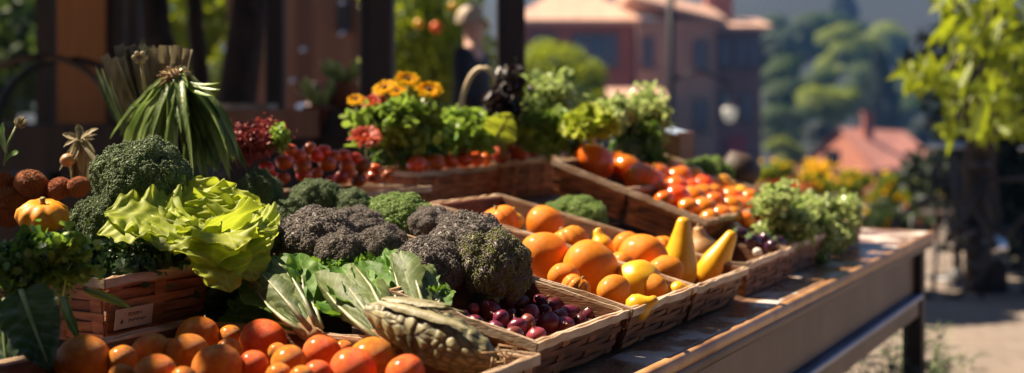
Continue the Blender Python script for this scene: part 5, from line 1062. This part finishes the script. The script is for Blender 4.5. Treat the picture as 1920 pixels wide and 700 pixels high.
bunch('dark_kale', 'nearly black leafy kale bunch beside the cane hoop', 'kale', at(945, 190, 3.8), R3(0, 42, 62, 3.8, .08), 1300, .016, M('black_kale_leaf', (.012,.008,.008), (.05,.025,.02), 12, .4, trans=.1, tint=True), 12, lv=LV, lf=LF, ncl=22, stems=12, base=at(945, 290, 3.8))
bunch('lettuce_mix', 'speckled green and red lettuce leaves above the back crate', 'lettuce', at(1010, 180, 3.95), R3(0, 58, 45, 3.95, .09), 1500, .014, m_cel, 13, ncl=26, stems=14, base=at(1010, 290, 3.95))
bunch('lettuce_mix', 'lower loose green lettuce in front of the yellow frilly one', 'lettuce', at(1025, 245, 3.8), R3(0, 62, 42, 3.8, .08), 1300, .016, m_herbl, 14, ncl=26, stems=14, base=at(1025, 300, 3.8))
def frilly(label, px, py, Y, rp, mat, n, seed, wd=30):
    g = np.random.default_rng(seed); c = at(px, py+rp*.5, Y); t = thing('frilly_lettuce', label, 'lettuce', c, 'frilly lettuces on the back shelf'); a = MB()
    for i_ in range(n):
        an = g.uniform(0, 6.28); el = g.uniform(.1, 1.4); d = np.array([math.cos(an)*math.cos(el), math.sin(an)*math.cos(el)*.8, math.sin(el)]); T_ = c+d*rp*Y/F*g.uniform(.8, 1.15); a.rleaf(c, T_, wd*Y/F, nrm(d*.3+np.array([0,-.3,.9])), .15, .28, 4, .2, .2, seed*30+i_, 22, 13, 'round', tint=g.uniform(.75, 1.2))
    a.build('leaves', mat, t); a = MB(); a.tube([c-[0,0,.02], c+[0,0,.02]], [.012, .02], 10); a.build('root_end', m_rib, t)
frilly('bright yellow frilly lettuce in the middle of the back row', 1108, 226, 3.66, 62, m_lett, 16, 1, 46)
frilly('dull olive lettuce just below the bright yellow frilly one', 1070, 262, 3.8, 45, m_romout, 14, 2, 22)
bunch('curly_kale', 'round curly green kale at the right end of the back row', 'kale', at(1212, 222, 4.1), R3(0, 44, 52, 4.1, .1), 4200, .009, m_cel, 15, ncl=30, stems=20, base=at(1195, 320, 4.1))
bunch('curly_kale', 'silvery green curly leaves left of the round kale', 'kale', at(1150, 215, 4.0), R3(0, 40, 35, 4.0, .08), 2200, .010, m_cel, 16, ncl=24, stems=16, base=at(1160, 310, 4.0))
bunch('curly_kale', 'dark lower kale leaves under the round curly one', 'kale', at(1190, 270, 4.05), R3(0, 55, 40, 4.05, .09), 2200, .011, m_herb, 17, ncl=24, stems=12)
# small wooden box with pale blue lid
P = at(1252, 272, 4.35); t = thing('wooden_box', 'small brown wooden box with tilted pale blue lid', 'box', P-[0,0,.09]); a = MB(); a.box(P-[0,0,.02], (U, V, Z), (.07, .07, .065), bev=.003); a.build('box_body', m_brown, t, smooth=False)
a = MB(); lx = nrm(V+Z*.25); a.box(P+np.array([-.02,-.01,.058]), (U, lx, np.cross(U, lx)), (.08, .08, .003)); a.build('lid', m_blue, t, smooth=False)
a = MB(); P = at(1385, 322, 4.4); a.lathe([(0,-.06),(.05,-.06),(.07,.0),(.05,.06),(0,.07)], 16, P, nrm([.8,0,-.5])); tag(a.build('dark_squash', m_dkwick), 'blackish squash right of the blurred green broccoli', 'squash')
crate('hidden brown crate behind the tomatoes carrying broccoli and the wooden box', 2.02, 2.42, .48, .85, .06, .11, 0, 20)
# celery / leafy greens over the far crates
CEL = [(1450,365,35,28,'pale celery tops at the left of the greens'),(1500,385,45,36,'bright celery leaves in the middle of the greens'),(1545,385,40,34,'celery leaves leaning over the second crate'),(1590,385,26,30,'greens standing in the farthest crate'),
       (1480,415,45,34,'lower left celery leaves beside the aubergines'),(1530,430,40,40,'celery leaves falling over the crate front'),(1520,478,26,34,'lowest tuft of leaves hanging to the table top'),(1568,430,24,30,'leaves hanging at the right of the crate')]
for i_, (px, py, rx, ry, lb) in enumerate(CEL):
    py += 10; ry *= .88
    Y = 3.60+(px-1480)*.0045 - (.10 if py > 420 else 0); bunch('celery_bunch', lb, 'celery', at(px, py, Y), R3(0, rx*1.15, ry*1.15, Y, .07), 2300, .0085, m_cel, 30+i_, ncl=22, stems=26, base=at(px-8, min(py+ry*1.1, 470), Y+.02), group='celery bunches over the far crates', bias=.4)
for q_, (x0_, y0_, x1_, y1_) in enumerate(((1470,440,1520,395),(1500,450,1560,400),(1540,470,1575,415))):
    pass
# leek bundle with husk bundle
def leek():
    top = at(330, 148, 2.70); t = thing('leek_bundle', 'tied bundle of long drooping green leek leaves with dried root top', 'leeks', at(330, 330, 2.72)); g = np.random.default_rng(9); a = MB()
    ends = [(225,330,2.68),(255,345,2.66),(300,350,2.62),(335,340,2.6),(385,345,2.62),(430,330,2.64),(455,325,2.66),(410,300,2.62),(360,300,2.6),(235,290,2.7),(270,300,2.64),(400,330,2.6),(440,305,2.68),(320,310,2.58),(215,260,2.75),(345,270,2.58)]
    for i_, e in enumerate(ends*2+[(440,330,2.62),(425,318,2.60),(450,320,2.66),(395,345,2.58),(380,335,2.6),(350,345,2.58)]*2):
        T_ = at(e[0]+g.uniform(-16,16), e[1]+g.uniform(-25,14), e[2]+g.uniform(-.02,.05)); B = top+g.normal(0, .010, 3); sx = (T_[0]-B[0]); a.rleaf(B, T_, .0105*g.uniform(.6, 1.6), nrm([sx*4, -.5, .6]), g.uniform(.04, .30), .12, 2, .5, .0, i_, 22, 7, 'strap', twist=g.uniform(-2.2,2.2), tint=g.uniform(.5, 1.4))
    for e in ((412,155,2.62),(400,180,2.6),(415,168,2.64),(240,205,2.7)): a.rleaf(top, at(*e), .007, (0,-.3,1), -.15, .05, 2, .4, 0, e[0], 16, 6, 'strap', tint=1.5)
    a.build('leek_leaves', m_leek, t)
    a = MB()
    for i_ in range(150):
        d = nrm(g.normal(0, 1, 3)*[1.2,1,.7]+[0,-.4,.5]); L_ = g.uniform(.022, .044); a.tube([top+d*.006, top+d*L_*.6, top+d*L_+[0,0,-.006]], [.0022, .0018, .0007], 5)
    a.lathe(sph_prof(.021, .8), 16, top+[0,-.004,.004]); a.build('dried_root_top', m_root, t)
m_leek = M('leek_leaf', (.10,.17,.035), (.28,.36,.10), 14, .4, .4, 60, trans=.3, tint=True, stretch=(3,3,.7)); leek()
def husks():
    base = at(300, 260, 2.85); t = thing('husk_bundle', 'upright dry olive husk bundle with cut tops behind the leek leaves', 'husks', base); g = np.random.default_rng(5); a = MB()
    for i_ in range(26):
        px = 195+i_*6.3+g.uniform(-5,5); T_ = at(px, 92+g.uniform(-8,22)+ (18 if px < 205 else 0), 2.85+g.uniform(-.03,.06)); B = base+[(px-270)/F*2.85*.35-.01, g.uniform(-.02,.02), 0]
        a.rleaf(B, T_, .0125*g.uniform(.7, 1.2), (g.uniform(-.4,.4),-1,0.1), .03, .08, 2, .5, .0, i_, 16, 7, 'flat', tint=g.uniform(.4, 1.0))
    a.build('husk_blades', m_husk, t)
    a = MB()
    for e in ((178,120,2.8),(190,125,2.78),(205,140,2.76),(186,135,2.82)): a.rleaf(at(262,290,2.76), at(*e), .010, (-.6,-.6,.2), .08, .05, 2, .4, 0, e[0], 18, 6, 'strap', tint=.6)
    a.build('outer_blades', m_leek, t)
    a = MB(); a.tube([at(272, 170, 2.7), at(268, 140, 2.7), at(263, 112, 2.7)], [.004,.0035,.003], 8)
    for q_ in range(6): an = q_*1.05; p_ = at(263, 108, 2.7); p_ = p_+np.array([math.cos(an)*.012, -.003, math.sin(an)*.009]); a.lathe(sph_prof(.0055), 10, p_)
    a.build('pale_flower_stalk', m_husk, t)
husks()
def driedbundle():
    c = at(150, 262, 2.62); t = thing('dried_garlic_bundle', 'small tied bundle of dry brown stalks left of the broccoli', 'dried bundle', at(150, 340, 2.62)); g = np.random.default_rng(6); a = MB()
    for i_ in range(16):
        T_ = at(150+g.uniform(-45,50), 262+g.uniform(-30,72), 2.62+g.uniform(-.04,.04)); a.rleaf(c, T_, .008*g.uniform(.6,1.2), (g.uniform(-.4,.4),-.6,.6), g.uniform(-.05,.25), .08, 2, .4, 0, i_, 14, 6, 'strap', tint=g.uniform(.5, 1.1))
    for i_ in range(7):
        T_ = at(150+g.uniform(-15,20), 345, 2.62); a.rleaf(c, T_, .010, (g.uniform(-.4,.4),-.8,.2), .05, .08, 2, .4, 0, 50+i_, 14, 6, 'strap', tint=g.uniform(.4, .8))
    a.build('dry_stalks', m_husk, t)
    a = MB(); a.lathe(onion_prof and [(x_*.016, y_*.016) for x_, y_ in onion_prof], 20, at(127, 300, 2.6), (.3,-.3,-1)); a.build('dry_bulb', m_tan, t)
driedbundle()
def drysprig():
    t = thing('dried_flower', 'dried seed head on a thin stem at the far left edge', 'flower', at(8, 310, 2.6)); a = MB(); a.tube([at(8, 310, 2.6), at(14, 270, 2.6), at(30, 238, 2.6)], .0018, 6); a.build('stem', m_stalk, t)
    a = MB(); g = np.random.default_rng(8); c = at(36, 230, 2.6)
    for q_ in range(60): d = nrm(g.normal(0,1,3)+[.4,0,.3]); a.tube([c-[.006,0,.008], c+d*.013+[.003,0,0]], [.0008,.0012], 4)
    a.build('seed_head', m_husk, t)
    a = MB(); a.rleaf(at(12,290,2.6), at(6,228,2.58), .012, (-.5,-.7,.2), .1, .1, 2, .2, 0, 3, 14, 7, 'round'); a.rleaf(at(10,300,2.6), at(35,285,2.58), .010, (0,-.7,.6), .1, .1, 2, .2, 0, 4, 14, 7, 'round'); a.build('leaves', m_herb, t)
drysprig()
# plant growing beside the table foot
def footplant(px, Y, label, seed, hh):
    g = np.random.default_rng(seed); x = at(px, 0, Y)[0]; t = thing('foot_plant', label, 'plant', (x, Y, 0), 'plants growing under the table'); a = MB(); st = MB()
    for i_ in range(22):
        b = np.array([x+g.uniform(-.1,.1), Y+g.uniform(-.1,.1), 0]); d = np.array([g.uniform(-.25,.25), g.uniform(-.2,.2), 0]); top = b+d*hh+[0,0,hh*g.uniform(.6, 1.05)]; st.tube([b, (b+top)/2+d*.1, top], [.004,.003,.001], 5)
        for k_ in range(14):
            f_ = g.uniform(.3, 1); p_ = b+(top-b)*f_; dd = nrm(g.normal(0,1,3)*[1,1,.6]+[0,0,.5]); a.rleaf(p_, p_+dd*g.uniform(.04,.09), .007, nrm(np.cross(dd, [.3,.9,.1])), .1, .05, 1, .2, 0, i_*20+k_, 7, 4, 'strap', tint=g.uniform(.6, 1.4))
    a.build('foliage', m_chard, t); st.build('stems', m_stalk, t)
footplant(1690, 4.75, 'dark leafy weed growing behind the end table leg', 1, .50); footplant(1640, 4.5, 'dark grassy plant under the lower table rail', 2, .52); footplant(1755, 5.0, 'small green plant right of the end table leg', 3, .36)
